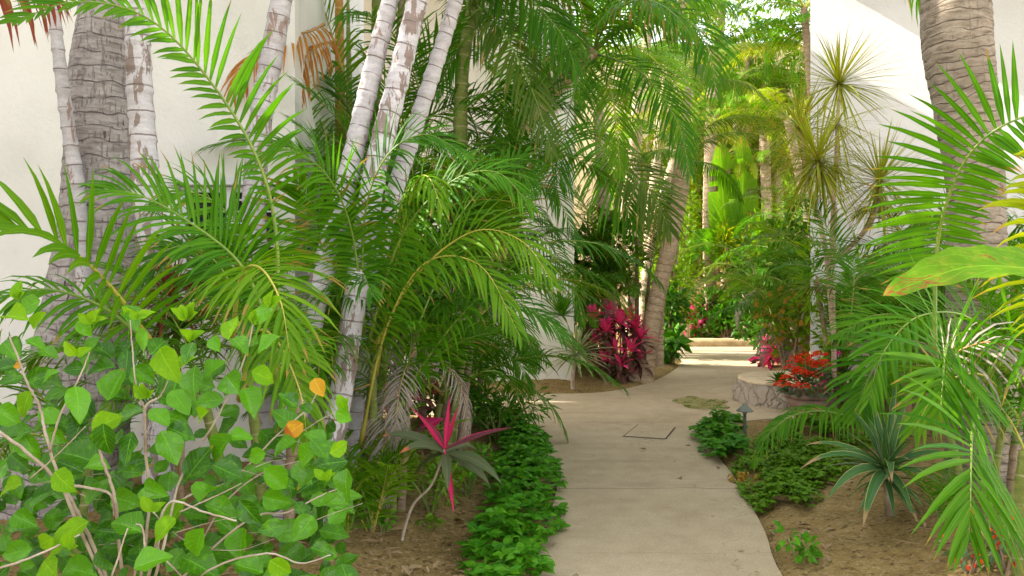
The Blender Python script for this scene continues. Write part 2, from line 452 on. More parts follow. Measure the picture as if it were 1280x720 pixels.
def concretemat():
    m, t = nt('tan_concrete'); k = N(t)
    p = k.pos()
    n1 = k.noise(p, 0.7, 5, 0.6); n2 = k.noise(p, 5, 5, 0.65); n3 = k.noise(p, 75, 3, 0.65); n4 = k.noise(p, 170, 2)
    f = k.math('ADD', k.math('MULTIPLY', n1, 0.6), k.math('MULTIPLY', n2, 0.4))
    c = k.ramp(f, [(0.32, (0.305, 0.233, 0.140)), (0.5, (0.405, 0.323, 0.205)), (0.68, (0.485, 0.402, 0.275))])
    c = k.mix(k.math('MULTIPLY', k.step(n3, 0.52, 0.70), 0.6), c, (0.56, 0.49, 0.38))
    c = k.mix(k.math('MULTIPLY', k.step(n4, 0.55, 0.66), 0.6), c, (0.17, 0.125, 0.08))
    st = k.noise(k.scalevec(p, (0.35, 1.6, 1)), 1.4, 4, 0.6)
    c = k.mix(k.math('MULTIPLY', k.step(st, 0.55, 0.72), 0.32), c, (0.22, 0.165, 0.11))
    # joints and hairline cracks
    s = k.n('ShaderNodeSeparateXYZ'); k.L(p, s.inputs[0])
    wob = k.math('ADD', s.outputs[1], k.math('MULTIPLY', k.noise(p, 2.2, 3), 0.10))
    line = None
    c = k.mix(k.math('MULTIPLY', k.step(k.noise(p, 2.3, 6, 0.7), 0.56, 0.70), 0.38), c, (0.20, 0.15, 0.095))
    c = k.mix(k.math('MULTIPLY', k.step(k.noise(p, 13, 5, 0.7), 0.60, 0.72), 0.30), c, (0.55, 0.48, 0.36))
    for y0, w, a in ((6.02, 0.010, 0.75), (8.95, 0.008, 0.5), (4.55, 0.006, 0.3), (13.4, 0.014, 0.5), (16.6, 0.016, 0.45)):
        ln = k.math('MULTIPLY', k.step(k.math('ABSOLUTE', k.math('SUBTRACT', wob, y0 + 0.05)), w, w * 0.3), a)
        line = ln if line is None else k.math('MAXIMUM', line, ln)
    vo = k.n('ShaderNodeTexVoronoi', feature='DISTANCE_TO_EDGE'); vo.inputs['Scale'].default_value = 0.42
    wv = k.n('ShaderNodeVectorMath', operation='ADD'); k.L(p, wv.inputs[0]); k.L(k.noise(p, 1.8, 4, out=1), wv.inputs[1]); k.L(wv.outputs[0], vo.inputs['Vector'])
    ck = k.math('MULTIPLY', k.step(vo.outputs['Distance'], 0.006, 0.001), k.step(n2, 0.45, 0.6))
    c = k.mix(k.math('MAXIMUM', line, k.math('MULTIPLY', ck, 0.4)), c, (0.13, 0.095, 0.06))
    h = k.math('SUBTRACT', k.math('ADD', k.math('MULTIPLY', n3, 0.5), k.math('MULTIPLY', n4, 0.3)), k.math('MULTIPLY', line, 2.0))
    k.out(k.principled(c, 0.85, k.bump(h, 0.5, 0.004), 0.3))
    return m


M['concrete'] = concretemat()
M['stone_kerb'] = plain('sandstone', (0.34, 0.24, 0.12), (0.52, 0.40, 0.23), 7, 0.9, 0.7, 0.02)


def rockmat(name, a, b, joint, scale):
    m, t = nt(name); k = N(t)
    p = k.pos()
    wv = k.n('ShaderNodeVectorMath', operation='ADD'); k.L(p, wv.inputs[0])
    sc = k.n('ShaderNodeVectorMath', operation='SCALE'); k.L(k.noise(p, 6, 3, out=1), sc.inputs[0]); sc.inputs['Scale'].default_value = 0.16
    k.L(sc.outputs[0], wv.inputs[1])
    vo = k.n('ShaderNodeTexVoronoi', feature='DISTANCE_TO_EDGE'); vo.inputs['Scale'].default_value = scale; k.L(wv.outputs[0], vo.inputs['Vector'])
    vc = k.n('ShaderNodeTexVoronoi'); vc.inputs['Scale'].default_value = scale; k.L(wv.outputs[0], vc.inputs['Vector'])
    sx = k.n('ShaderNodeSeparateXYZ'); k.L(vc.outputs['Color'], sx.inputs[0])
    n2 = k.noise(p, 22, 5, 0.7)
    c = k.mix(k.math('ADD', k.math('MULTIPLY', sx.outputs[0], 0.5), k.math('MULTIPLY', n2, 0.5)), a, b)
    j = k.step(vo.outputs['Distance'], 0.085, 0.01)
    c = k.mix(k.math('MULTIPLY', j, 0.45), c, joint)
    h = k.math('SUBTRACT', n2, k.math('MULTIPLY', j, 1.0))
    k.out(k.principled(c, 0.9, k.bump(h, 0.9, 0.03), 0.2))
    return m


M['rubble'] = rockmat('rubble_stone', (0.27, 0.225, 0.175), (0.43, 0.38, 0.31), (0.27, 0.225, 0.17), 6.0)
M['rubble_tan'] = rockmat('tan_rubble_stone', (0.34, 0.24, 0.13), (0.56, 0.44, 0.28), (0.16, 0.11, 0.06), 4.5)
M['cap_stone'] = plain('smooth_cap_stone', (0.38, 0.29, 0.17), (0.52, 0.43, 0.29), 6, 0.85, 0.3, 0.01)
M['terracotta'] = plain('terracotta', (0.30, 0.115, 0.055), (0.42, 0.19, 0.10), 9, 0.8, 0.3)
M['brown_pot'] = plain('brown_clay', (0.17, 0.105, 0.075), (0.29, 0.19, 0.14), 9, 0.7, 0.3)
M['wood'] = plain('weathered_board', (0.20, 0.115, 0.055), (0.36, 0.23, 0.12), 5, 0.8, 0.6, 0.01, stretch=(6, 6, 0.6))
M['hatch'] = plain('hatch_concrete', (0.36, 0.285, 0.185), (0.44, 0.36, 0.25), 6, 0.85, 0.3)
M['joint'] = plain('dark_joint', (0.05, 0.032, 0.02), (0.09, 0.06, 0.035), 20, 0.9, 0.3)


def puddlemat():
    m, t = nt('wet_moss_puddle'); k = N(t)
    p = k.pos()
    n = k.noise(p, 7, 4, 0.6)
    c = k.ramp(n, [(0.35, (0.13, 0.095, 0.05)), (0.55, (0.22, 0.18, 0.075)), (0.72, (0.25, 0.25, 0.07))])
    k.out(k.principled(c, k.step(n, 0.3, 0.8), k.bump(n, 0.2, 0.004), 0.5))
    return m


M['puddle'] = puddlemat()

# ------------------------------------------------------------------ leaf and stem geometry


def strap(mb, p, d, length, width, up=UP, grav=0.6, fold=0.25, rows=4, cols=3, prof=None, r=0.5, m=0, twist=0.0, v0=0.0):
    """a leaf blade that starts at p going along d and bends down under its own weight"""
    d = d.normalized()
    step = length / rows
    prev = None
    pos = p.copy()
    for i in range(rows + 1):
        s = i / rows
        side = d.cross(up)
        if side.length < 1e-4: side = d.cross(V((0.3, 1, 0.2)))
        side.normalize()
        if twist:
            side = Matrix.Rotation(twist * s, 3, d) @ side
        nor = side.cross(d)
        w = width * (prof(s) if prof else math.sin(PI * (0.12 + 0.88 * s)) ** 0.7)
        ids = []
        if i == rows and w < width * 0.12:
            ids = [mb.vert(pos, (0.5, v0 + (1 - v0) * s, r))]
        elif cols == 2:
            ids = [mb.vert(pos - side * w * 0.5, (0.05, v0 + (1 - v0) * s, r)), mb.vert(pos + side * w * 0.5, (0.95, v0 + (1 - v0) * s, r))]
        else:
            for j in range(cols):
                x = j / (cols - 1) - 0.5
                q = pos + side * w * x + nor * (abs(x) * 2 * fold * w * 0.5)
                ids.append(mb.vert(q, (x + 0.5, v0 + (1 - v0) * s, r)))
        if prev:
            if len(ids) == 1:
                for j in range(len(prev) - 1): mb.face((prev[j], prev[j + 1], ids[0]), m)
            else:
                for j in range(len(ids) - 1): mb.face((prev[j], prev[j + 1], ids[j + 1], ids[j]), m)
        prev = ids
        d = (d + V((0, 0, -grav * step / max(length, 1e-4) * (0.4 + 1.2 * s)))).normalized()
        pos = pos + d * step


def frames(pts):
    T = []
    for i in range(len(pts)):
        a = pts[max(i - 1, 0)]; b = pts[min(i + 1, len(pts) - 1)]
        t = (b - a)
        T.append(t.normalized() if t.length > 1e-9 else UP.copy())
    return T


def tube(mb, pts, rad, seg=8, m=0, cap=True, lip=0.0, ring=0.1, wob=0.0, seed=0.0, r=0.5, v0=0.0):
    T = frames(pts)
    x = T[0].orthogonal().normalized()
    prev = None; vl = v0
    for i, p in enumerate(pts):
        if i: vl += (pts[i] - pts[i - 1]).length
        x = (x - T[i] * x.dot(T[i])).normalized()
        y = T[i].cross(x)
        ra = rad[i]
        if lip:
            fr = (vl / ring) % 1.0
            ra = ra + lip * (1 - fr) ** 3 - lip * 0.4 * fr
        ids = []
        for j in range(seg):
            a = 2 * PI * j / seg
            rr = ra
            if wob:
                q = p + (x * math.cos(a) + y * math.sin(a)) * ra
                rr = ra * (1 + wob * mnoise.noise(V((q.x * 7 + seed, q.y * 7, q.z * 5))) + wob * 0.6 * mnoise.noise(V((q.x * 22, q.y * 22 + seed, q.z * 26))))
            ids.append(mb.vert(p + (x * math.cos(a) + y * math.sin(a)) * rr, (j / seg, vl, r)))
        if prev:
            for j in range(seg):
                mb.face((prev[j], prev[(j + 1) % seg], ids[(j + 1) % seg], ids[j]), m)
        elif cap:
            mb.face(ids[::-1], m)
        prev = ids
    if cap: mb.face(prev, m)


def leaflet_prof(s):
    if s < 0.15: return 0.35 + 0.65 * s / 0.15
    return max(0.0, 1 - ((s - 0.15) / 0.85) ** 2.2)


def frond_mb(pts, ll, nl=40, lw=0.028, pet=0.14, a0=68, a1=22, nor=None, vup=20, grav=0.9, rows=4, cols=3, seed=1, rr=0.011, lside=1.0, rside=1.0, ragged=0.06, jit=7):
    """pts: rachis from the stem to the tip; nor: the upper face of the frond"""
    rnd = random.Random(seed)
    n = max(10, nl)
    pts = catmull(pts, 28)
    cum = [0.0]
    for i in range(1, len(pts)): cum.append(cum[-1] + (pts[i] - pts[i - 1]).length)
    L = cum[-1]
    T = frames(pts)
    mb = MB()
    tube(mb, pts, [rr * (1 - 0.86 * c / L) * (1.5 if c < 0.06 * L else 1) for c in cum], 5, 1, True)

    def at(s):
        x = s * L
        for i in range(1, len(cum)):
            if cum[i] >= x:
                f = (x - cum[i - 1]) / max(cum[i] - cum[i - 1], 1e-9)
                return pts[i - 1].lerp(pts[i], f), T[i - 1].lerp(T[i], f).normalized()
        return pts[-1], T[-1]
    for i in range(n):
        for sgn in (-1, 1):
            s = pet + (1 - pet) * ((i + 0.25 * sgn + rnd.uniform(-0.2, 0.2)) / (n - 0.5))
            s = min(max(s, pet), 0.995)
            if rnd.random() < ragged: continue
            p, t = at(s)
            q = (s - pet) / (1 - pet)
            if nor is not None: side = t.cross(nor)
            else: side = t.cross(UP)
            if side.length < 1e-3: side = V((0, 1, 0))
            side = side.normalized() * sgn
            nn = (side.cross(t) * sgn).normalized()
            if nor is None and nn.z < 0: nn = -nn
            if nor is not None and nn.dot(nor) < 0: nn = -nn
            ang = math.radians(a0 + (a1 - a0) * q ** 1.2 + rnd.uniform(-jit, jit))
            vu = math.radians(vup + rnd.uniform(-9, 9))
            d = t * math.cos(ang) + (side * math.cos(vu) + nn * math.sin(vu)) * math.sin(ang)
            fl = (0.55 + 0.45 * min(1, q / 0.22)) * (1 - 0.72 * max(0, (q - 0.45) / 0.55) ** 1.6)
            ln = ll * fl * rnd.uniform(0.88, 1.1) * (lside if sgn < 0 else rside)
            if ln < 0.03: continue
            strap(mb, p, d, ln, lw * rnd.uniform(0.85, 1.15) * (0.75 + 0.25 * fl), nn, grav * rnd.uniform(0.7, 1.35), 0.35, rows, cols, leaflet_prof, rnd.random(), 0, rnd.uniform(-0.5, 0.5))
    return mb


def arc(L, elev, droop, n=14, p=1.25, sway=0.0):
    pts = [V((0, 0, 0))]; x = V((0, 0, 0))
    for i in range(n):
        t = (i + 0.5) / n
        e = math.radians(elev - droop * t ** p)
        b = math.radians(sway * t)
        x = x + V((math.cos(e) * math.cos(b), math.cos(e) * math.sin(b), math.sin(e))) * (L / n)
        pts.append(x.copy())
    return pts


LIBDEF = {  # rachis arc, leaflets
    'erect': dict(a=(1.7, 82, 55), ll=0.44, nl=46, lw=0.021, vup=28, grav=0.7),
    'erect2': dict(a=(1.6, 74, 70, 14, 1.5, 12), ll=0.42, nl=44, lw=0.021, vup=22, grav=0.8),
    'arch': dict(a=(1.8, 64, 95), ll=0.44, nl=48, lw=0.021, vup=20, grav=1.0),
    'arch2': dict(a=(1.7, 55, 105, 14, 1.1, -15), ll=0.45, nl=48, lw=0.020, vup=15, grav=1.1),
    'low': dict(a=(1.7, 36, 82), ll=0.42, nl=46, lw=0.020, vup=14, grav=1.1),
    'low2': dict(a=(1.6, 24, 85, 14, 1.2, 16), ll=0.41, nl=46, lw=0.020, vup=10, grav=1.2),
    'hang': dict(a=(1.7, 10, 90), ll=0.42, nl=46, lw=0.020, vup=2, grav=1.4),
    'coco': dict(a=(2.6, 52, 100), ll=0.66, nl=60, lw=0.030, vup=6, grav=1.5, a0=72, pet=0.12, rr=0.018),
    'coco2': dict(a=(2.7, 30, 88, 14, 1.2, 14), ll=0.70, nl=62, lw=0.030, vup=0, grav=1.7, a0=70, pet=0.12, rr=0.018),
    'coco3': dict(a=(2.5, 5, 80, 14, 1.1, -12), ll=0.66, nl=58, lw=0.029, vup=-5, grav=1.9, a0=66, pet=0.12, rr=0.018),
    'fine': dict(a=(1.9, 60, 100), ll=0.36, nl=54, lw=0.016, vup=10, grav=1.2, rr=0.009),
    'fine2': dict(a=(1.9, 30, 95, 14, 1.2, 14), ll=0.36, nl=54, lw=0.016, vup=0, grav=1.3, rr=0.009),
    'small': dict(a=(0.9, 72, 65), ll=0.26, nl=26, lw=0.018, vup=20, grav=0.7, rr=0.006),
}
LIBMESH = {}
RACH = {'dry': 'rachis_dry', 'dead': 'rachis_dry', 'areca_yellow': 'rachis_yellow', 'areca_light': 'rachis_yellow', 'red_tip': 'rachis_dry'}


def lib(kind, mat, var=0):
    key = (kind, mat, var)
    if key not in LIBMESH:
        base = next((v for (k_, _, q_), v in LIBMESH.items() if k_ == kind and q_ == var), None)
        if base is None:
            d = dict(LIBDEF[kind]); a = d.pop('a')
            base = frond_mb(arc(*a), seed=sum(map(ord, kind)) + 91 * var, ragged=0.06 + 0.10 * var, jit=8 + 5 * var, **d).mesh('frond_' + kind, [M[mat], M[RACH.get(mat, 'rachis')]])
            LIBMESH[key] = base
        else:
            me = base.copy(); me.materials[0] = M[mat]; me.materials[1] = M[RACH.get(mat, 'rachis')]
            LIBMESH[key] = me
    return LIBMESH[key]


FR = random.Random(99)


def put_frond(parent, pos, az, kind, mat, s=1.0, tilt=0.0, roll=0.0):
    o = bpy.data.objects.new('frond', lib(kind, mat, FR.randrange(2)))
    col.objects.link(o)
    o.parent = parent
    o.location = V(pos) - parent.location
    o.rotation_euler = (Matrix.Rotation(az, 3, 'Z') @ Matrix.Rotation(-tilt, 3, 'Y') @ Matrix.Rotation(roll, 3, 'X')).to_euler()
    o.scale = (s, s, s)
    return o


def hero(parent, spec, mat, ll, nor=(0, -1, 0.35), seed=1, name='frond', **kw):
    pts = [P(*q) for q in spec]
    mb = frond_mb(pts, ll, nor=None if nor is None else V(nor).normalized(), seed=seed, **kw)
    return mb.build(name, [M[mat], M[RACH.get(mat, 'rachis')]], parent)


def trunk_mb(spec, lip=0.004, ring=0.1, seg=14, step=0.03, wob=0.04, seed=0.0, world=False):
    """spec: (px, py, distance, width in px) from the foot to the top; or world points with radius"""
    if world: pts = [V(q[:3]) for q in spec]; rads = [q[3] for q in spec]
    else: pts = [P(*q[:3]) for q in spec]; rads = [q[3] * 0.5 / F * q[2] for q in spec]
    L = sum((pts[i + 1] - pts[i]).length for i in range(len(pts) - 1))
    n = max(8, int(L / step))
    cp = catmull(pts, n)
    cr = [q.x for q in catmull([V((a, 0, 0)) for a in rads], n)]
    mb = MB()
    tube(mb, cp, cr, seg, 0, True, lip, ring, wob, seed)
    return mb, cp


def crown(parent, pos, n, kinds, mats, s=(0.9, 1.1), az0=None, spread=2 * PI, azc=0.0, seed=1, tilt=(-6, 6)):
    rnd = random.Random(seed)
    for i in range(n):
        az = azc + (i / n - 0.5) * spread + rnd.uniform(-0.25, 0.25) if spread < 2 * PI - 0.01 else i * 2.39996 + rnd.uniform(-0.3, 0.3)
        put_frond(parent, pos, az, kinds[i % len(kinds)], rnd.choice(mats), rnd.uniform(*s), math.radians(rnd.uniform(*tilt)), rnd.uniform(-0.35, 0.35))


def areca(label, base, stems, kinds, mats, nf=6, s=(0.85, 1.1), seed=1, avoid=None, stem_mats=('stem_green', 'stem_brown'), r=0.028, name='areca_palm', group=None):
    """stems: list of (dx, dy, height, lean_x, lean_y)"""
    rnd = random.Random(seed)
    root = thing(name, label, 'palm', V((base[0], base[1], GH(base[0], base[1]))), group or ('areca palms among the beds' if name == 'areca_palm' else 'palm seedlings on the soil'))
    for k_, (dx, dy, h, lx, ly) in enumerate(stems):
        b = root.location + V((dx, dy, -0.04))
        mid = b + V((lx * 0.35, ly * 0.35, h * 0.55))
        top = b + V((lx, ly, h))
        mb, cp = trunk_mb([(*b, r * 1.15), (*mid, r), (*top, r * 0.8)], 0.003, 0.11, 9, 0.03, 0.03, seed + k_, True)
        mb.build('stem', M[stem_mats[k_ % len(stem_mats)]], root)
        for i in range(nf):
            az = i * 2.39996 + k_ * 1.3 + rnd.uniform(-0.4, 0.4)
            if avoid and abs((az - math.radians(avoid[0]) + PI) % (2 * PI) - PI) < math.radians(avoid[1]): az += PI
            kind = kinds[i % len(kinds)]
            put_frond(root, top + V((0, 0, -0.02 * i)), az, kind, rnd.choice(mats), rnd.uniform(*s), math.radians(rnd.uniform(-8, 8)), rnd.uniform(-0.4, 0.4))
        if rnd.random() < 0.45 and h > 0.7:
            put_frond(root, top - V((0, 0, 0.12)), rnd.uniform(PI, 2 * PI), 'hang', 'dead', s[0] * 0.75, math.radians(-25), 0)
    return root


def rstems(n, seed, spread, hlo, hhi, lean):
    rnd = random.Random(seed)
    return [(rnd.uniform(-spread, spread), rnd.uniform(-spread, spread), rnd.uniform(hlo, hhi), rnd.uniform(-lean, lean), rnd.uniform(-lean, lean)) for _ in range(n)]


def ovate(s):
    return max(0.0, math.sin(PI * min(1, s ** 0.80)) ** 0.9) if 0 < s < 1 else 0.0


def leaf_blade(mb, p, d, nor, size, wid=0.72, rows=5, r=0.5, m=0, cup=0.18, curl=0.25, serr=0.0, cols=5, prof=ovate):
    """a broad leaf: curved midrib, cupped halves, slightly waved edge"""
    d = d.normalized(); side = d.cross(nor)
    if side.length < 1e-4: side = d.orthogonal()
    side.normalize(); nor = side.cross(d).normalized()
    prev = None
    for i in range(rows + 1):
        s = i / rows
        w = size * wid * prof(s)
        ctr = p + d * (size * s) - nor * (curl * size * s * s)
        if w < size * 0.03:
            ids = [mb.vert(ctr, (0.5, s, r))]
        else:
            ids = []
            for j in range(cols):
                x = j / (cols - 1) * 2 - 1
                wv = serr * size * ((i + j) % 2 - 0.5) if abs(x) > 0.9 else 0
                q = ctr + side * (x * (w * 0.5 + wv)) + nor * (cup * w * abs(x) ** 1.5 + 0.045 * size * math.sin(s * 11 + r * 20 + x * 2) * abs(x))
                ids.append(mb.vert(q, (x * 0.5 + 0.5, s, r)))
        if prev:
            if len(prev) == 1 and len(ids) > 1:
                for j in range(len(ids) - 1): mb.face((prev[0], ids[j + 1], ids[j]), m)
            elif len(ids) == 1 and len(prev) > 1:
                for j in range(len(prev) - 1): mb.face((prev[j], prev[j + 1], ids[0]), m)
            elif len(ids) > 1:
                for j in range(len(ids) - 1): mb.face((prev[j], prev[j + 1], ids[j + 1], ids[j]), m)
        prev = ids


def rdir(rnd, zlo=-0.2, zhi=1.0):
    a = rnd.uniform(0, 2 * PI); z = rnd.uniform(zlo, zhi)
    c = math.sqrt(max(0.0, 1 - z * z))
    return V((math.cos(a) * c, math.sin(a) * c, z))


def shrub(name, label, base, size, n, leaf, mat, seed=1, cat='shrub', branch='branch_brown', wid=0.5, group=None, flowers=None, rows=2, lumps=7, stems=6, up=0.5):
    """leaves gathered on twigs in lumps, with gaps between the lumps; size = (rx, ry, height)"""
    rnd = random.Random(seed)
    base = V(base)
    root = thing(name, label, cat, base, group or ('shrubs and small plants in the beds' if name in ('shrub', 'small_plant', 'ti_plant', 'dark_shrub') else None))
    rx, ry, h = size
    br = MB(); fo = MB(); fl = MB()
    lump = []
    for i in range(lumps):
        a = i * 2.39996 + rnd.uniform(-0.4, 0.4); q = math.sqrt(rnd.uniform(0.05, 1))
        z = h * rnd.uniform(0.30, 0.86)
        c = base + V((math.cos(a) * rx * q * 0.72, math.sin(a) * ry * q * 0.72, z))
        lump.append((c, rnd.uniform(0.26, 0.44)))
        b0 = base + V((rnd.uniform(-.1, .1) * rx, rnd.uniform(-.1, .1) * ry, -0.05))
        tube(br, catmull([b0, b0.lerp(c, 0.5) + V((0, 0, 0.1 * h)), c], 7), [0.016 * h * (1 - 0.1 * j) + 0.004 for j in range(7)], 5)
    for i in range(n):
        c, sz = lump[rnd.randrange(lumps)]
        dd = rdir(rnd, -0.9, 1)
        q = rnd.uniform(0.25, 1.0) ** 0.6
        p = c + V((dd.x * rx * sz * q, dd.y * ry * sz * q, dd.z * h * sz * 0.75 * q))
        if p.z < base.z + 0.03: p.z = base.z + rnd.uniform(0.03, 0.15)
        d = (dd + V((rnd.uniform(-.6, .6), rnd.uniform(-.6, .6), rnd.uniform(-.6, .5)))).normalized()
        nn = (UP * up + V((rnd.uniform(-1, 1), rnd.uniform(-1, 1), rnd.uniform(-.3, .6)))).normalized()
        if flowers and rnd.random() < flowers[1]:
            leaf_blade(fl, p + dd * 0.03, d, nn, leaf * flowers[2], 0.7, 2, rnd.random(), 0, 0.1, 0.2, 0, 3)
        else:
            leaf_blade(fo, p, d, nn, leaf * rnd.uniform(0.65, 1.25), wid, rows, rnd.random(), 0, 0.12, rnd.uniform(0.05, 0.4), 0, 3)
    br.build('branches', M[branch], root)
    fo.build('foliage', M[mat], root)
    if flowers: fl.build('pink_foliage' if flowers[0] == 'ti_pink' else 'blossoms', M[flowers[0]], root)
    return root


def rosette(mb, c, n, length, width, elo, ehi, seed=1, grav=0.6, fold=0.3, rows=6, cols=3, m=lambda q: 0, prof=None, axis=UP):
    rnd = random.Random(seed)
    rot = UP.rotation_difference(V(axis).normalized()).to_matrix()
    for i in range(n):
        q = i / max(n - 1, 1)             # 0 = outer and low, 1 = inner and upright
        a = i * 2.39996 + rnd.uniform(-0.25, 0.25)
        e = math.radians(elo + (ehi - elo) * q + rnd.uniform(-9, 9))
        d = rot @ V((math.cos(a) * math.cos(e), math.sin(a) * math.cos(e), math.sin(e)))
        strap(mb, c + d * 0.012, d, length * rnd.uniform(0.78, 1.1) * (1 - 0.25 * q), width * rnd.uniform(0.85, 1.1), rot @ UP if abs(d.z) < 0.98 else V((1, 0, 0)),
              grav * rnd.uniform(0.6, 1.5), fold, rows, cols, prof, rnd.random(), m(q), rnd.uniform(-0.4, 0.4))


def ti_prof(s):
    return max(0.0, min(1, 0.22 + s * 2.2) * (1 - max(0, (s - 0.35) / 0.65) ** 1.7))


def sword_prof(s):
    return max(0.0, min(1, 0.6 + s * 1.3) * (1 - s ** 2.6))


# ================================================================== SETTING
# ground: one sheet, fine near the path and coarse towards the horizon
def axis(lo, hi, step, far):
    a = list(np.arange(lo, hi + 1e-6, step)); g = step; x = lo; left = []
    while x > -far:
        g *= 1.35; x -= g; left.append(x)
    g = step; x = a[-1]; right = []
    while x < far:
        g *= 1.35; x += g; right.append(x)
    return np.array(left[::-1] + a + right)


gx = axis(-4.0, 7.0, 0.075, 400); gy = axis(1.2, 21.6, 0.085, 400)
GXX, GYY = np.meshgrid(gx, gy)
hz = height_np(GXX.ravel(), GYY.ravel())
dd_ = path_dist(GXX.ravel(), GYY.ravel())
nz_ = np.array([mnoise.noise(V((x * 2.3, y * 2.3, 0))) * 0.028 + mnoise.noise(V((x * 6.1, y * 6.1, 3))) * 0.020 + mnoise.noise(V((x * 13, y * 13, 5))) * 0.010 if -4.2 < x < 7.2 and 1 < y < 22 else 0.0 for x, y in zip(GXX.ravel(), GYY.ravel())])
hz = hz + np.where(dd_ > 0.05, nz_, 0)
nx_, ny_ = len(gx), len(gy)
idx = np.arange(nx_ * ny_).reshape(ny_, nx_)
quads = np.stack([idx[:-1, :-1], idx[:-1, 1:], idx[1:, 1:], idx[1:, :-1]], -1).reshape(-1, 4)
me = bpy.data.meshes.new('ground')
me.from_pydata(np.stack([GXX.ravel(), GYY.ravel(), hz], -1).tolist(), [], quads.tolist())
me.polygons.foreach_set('use_smooth', np.full(len(me.polygons), True))
me.materials.append(M['soil'])
ground = bpy.data.objects.new('ground', me); col.objects.link(ground)
tag(ground, 'bare brown soil of the planting beds', None, None, 'structure')

# concrete path slab
bm = bmesh.new()
vs = [bm.verts.new((p.x, p.y, 0.0)) for p in path_poly]
fc = bm.faces.new(vs)
ret = bmesh.ops.extrude_face_region(bm, geom=[fc])
for v in [g for g in ret['geom'] if isinstance(g, bmesh.types.BMVert)]: v.co.z = -0.1
bmesh.ops.recalc_face_normals(bm, faces=bm.faces)
bmesh.ops.triangulate(bm, faces=[f for f in bm.faces if len(f.verts) > 4])
me = bpy.data.meshes.new('path'); bm.to_mesh(me); bm.free()
me.materials.append(M['concrete'])
pth = bpy.data.objects.new('path', me); col.objects.link(pth)
tag(pth, 'winding tan concrete garden path', None, None, 'structure')

# moss puddle on the path
c = V((*G(877, 504), 0.004)); mb = MB()
ctr_ = mb.vert(c); ring_ = []
for i in range(40):
    a = 2 * PI * i / 40
    q = 0.30 * (1 + 0.34 * mnoise.noise(V((math.cos(a) * 1.6 + 4, math.sin(a) * 1.6, 0))) + 0.12 * math.sin(5 * a))
    ring_.append(mb.vert(c + V((math.cos(a) * q, math.sin(a) * q * 2.0, 0))))
for i in range(40): mb.face((ctr_, ring_[i], ring_[(i + 1) % 40]))
pud = mb.build('puddle', M['puddle']); tag(pud, 'shallow mossy puddle lying on the concrete path', None, None, 'structure')

# access hatch: four joint strips round a plate
hx = [G(797, 531), G(845, 534.5), G(833, 549.5), G(778, 546)]
hr = thing('access_hatch', 'square concrete access hatch with a dark outline set in the path', 'hatch', V((1.36, 8.36, 0)))
q4 = [V((*h, 0.0)) for h in hx]
cen = sum(q4, V((0, 0, 0))) / 4
mb = MB(); ids = [mb.vert(cen + (q - cen) * 0.93 + V((0, 0, 0.008))) for q in q4]; mb.face(ids[::-1] if (q4[1] - q4[0]).cross(q4[2] - q4[0]).z < 0 else ids)
ids2 = [mb.vert(cen + (q - cen) * 0.93 + V((0, 0, -0.02))) for q in q4]
for i in range(4): mb.face((ids[i], ids[(i + 1) % 4], ids2[(i + 1) % 4], ids2[i]))
mb.build('cover_plate', M['concrete'], hr, smooth=False)
mb = MB()
for i in range(4):
    a, b = q4[i], q4[(i + 1) % 4]
    ia = cen + (a - cen) * 0.93; ib = cen + (b - cen) * 0.93
    f_ = [mb.vert(x + V((0, 0, 0.004))) for x in (a, b, ib, ia)]
    mb.face(f_ if (b - a).cross(ib - a).z > 0 else f_[::-1])
mb.build('rim', M['joint'], hr, smooth=False)

# low stone kerb at the far end
mb = MB()
kp = catmull([V((3.1, 20.9, 0)), V((4.2, 20.75, 0)), V((6.2, 20.75, 0)), V((8.8, 21.0, 0))], 40)
prev = None
for i, p in enumerate(kp):
    j = mnoise.noise(V((i * 0.7, 0, 0))) * 0.02
    sec = [(-0.16, -0.05), (-0.17 + j, 0.10), (-0.14, 0.19 + j), (0.12, 0.20 - j), (0.16, 0.12), (0.17, -0.05)]
    ids = [mb.vert((p.x, p.y + a, b)) for a, b in sec]
    if prev:
        for j2 in range(len(ids) - 1): mb.face((prev[j2], ids[j2], ids[j2 + 1], prev[j2 + 1]))
    else: mb.face(ids)
    prev = ids
mb.face(prev[::-1])
tag(mb.build('stone_kerb', M['stone_kerb'], None, (6, 20.8, 0)), 'low sandstone kerb closing the far end of the path', 'kerb')

# ------------------------------------------------------------------ buildings
W1Y, W1X = 6.15, -1.66
b1 = thing('white_building', 'white stucco building with a louvred window behind the grey palm trunk', 'building', V((-4, W1Y, 0)))
wx0, wx1 = (222 - 640) / F * W1Y, (347 - 640) / F * W1Y
wz0, wz1 = EYE - (378 - 360) / F * W1Y, EYE - (232 - 360) / F * W1Y
mb = MB()
H1, Y1 = 6.6, 9.0
def quad(mb, pts, m=0):
    mb.face([mb.vert(p) for p in pts], m)
xs = [-9, wx0, wx1, W1X]; zs = [-0.3, wz0, wz1, H1]
for i in range(3):
    for j in range(3):
        if i == 1 and j == 1: continue
        quad(mb, [(xs[i], W1Y, zs[j]), (xs[i + 1], W1Y, zs[j]), (xs[i + 1], W1Y, zs[j + 1]), (xs[i], W1Y, zs[j + 1])])
rv = 0.16
quad(mb, [(wx0, W1Y, wz0), (wx0, W1Y + rv, wz0), (wx0, W1Y + rv, wz1), (wx0, W1Y, wz1)])
quad(mb, [(wx1, W1Y, wz0), (wx1, W1Y, wz1), (wx1, W1Y + rv, wz1), (wx1, W1Y + rv, wz0)])
quad(mb, [(wx0, W1Y, wz1), (wx0, W1Y + rv, wz1), (wx1, W1Y + rv, wz1), (wx1, W1Y, wz1)])
quad(mb, [(wx0, W1Y, wz0), (wx1, W1Y, wz0), (wx1, W1Y + rv, wz0), (wx0, W1Y + rv, wz0)])
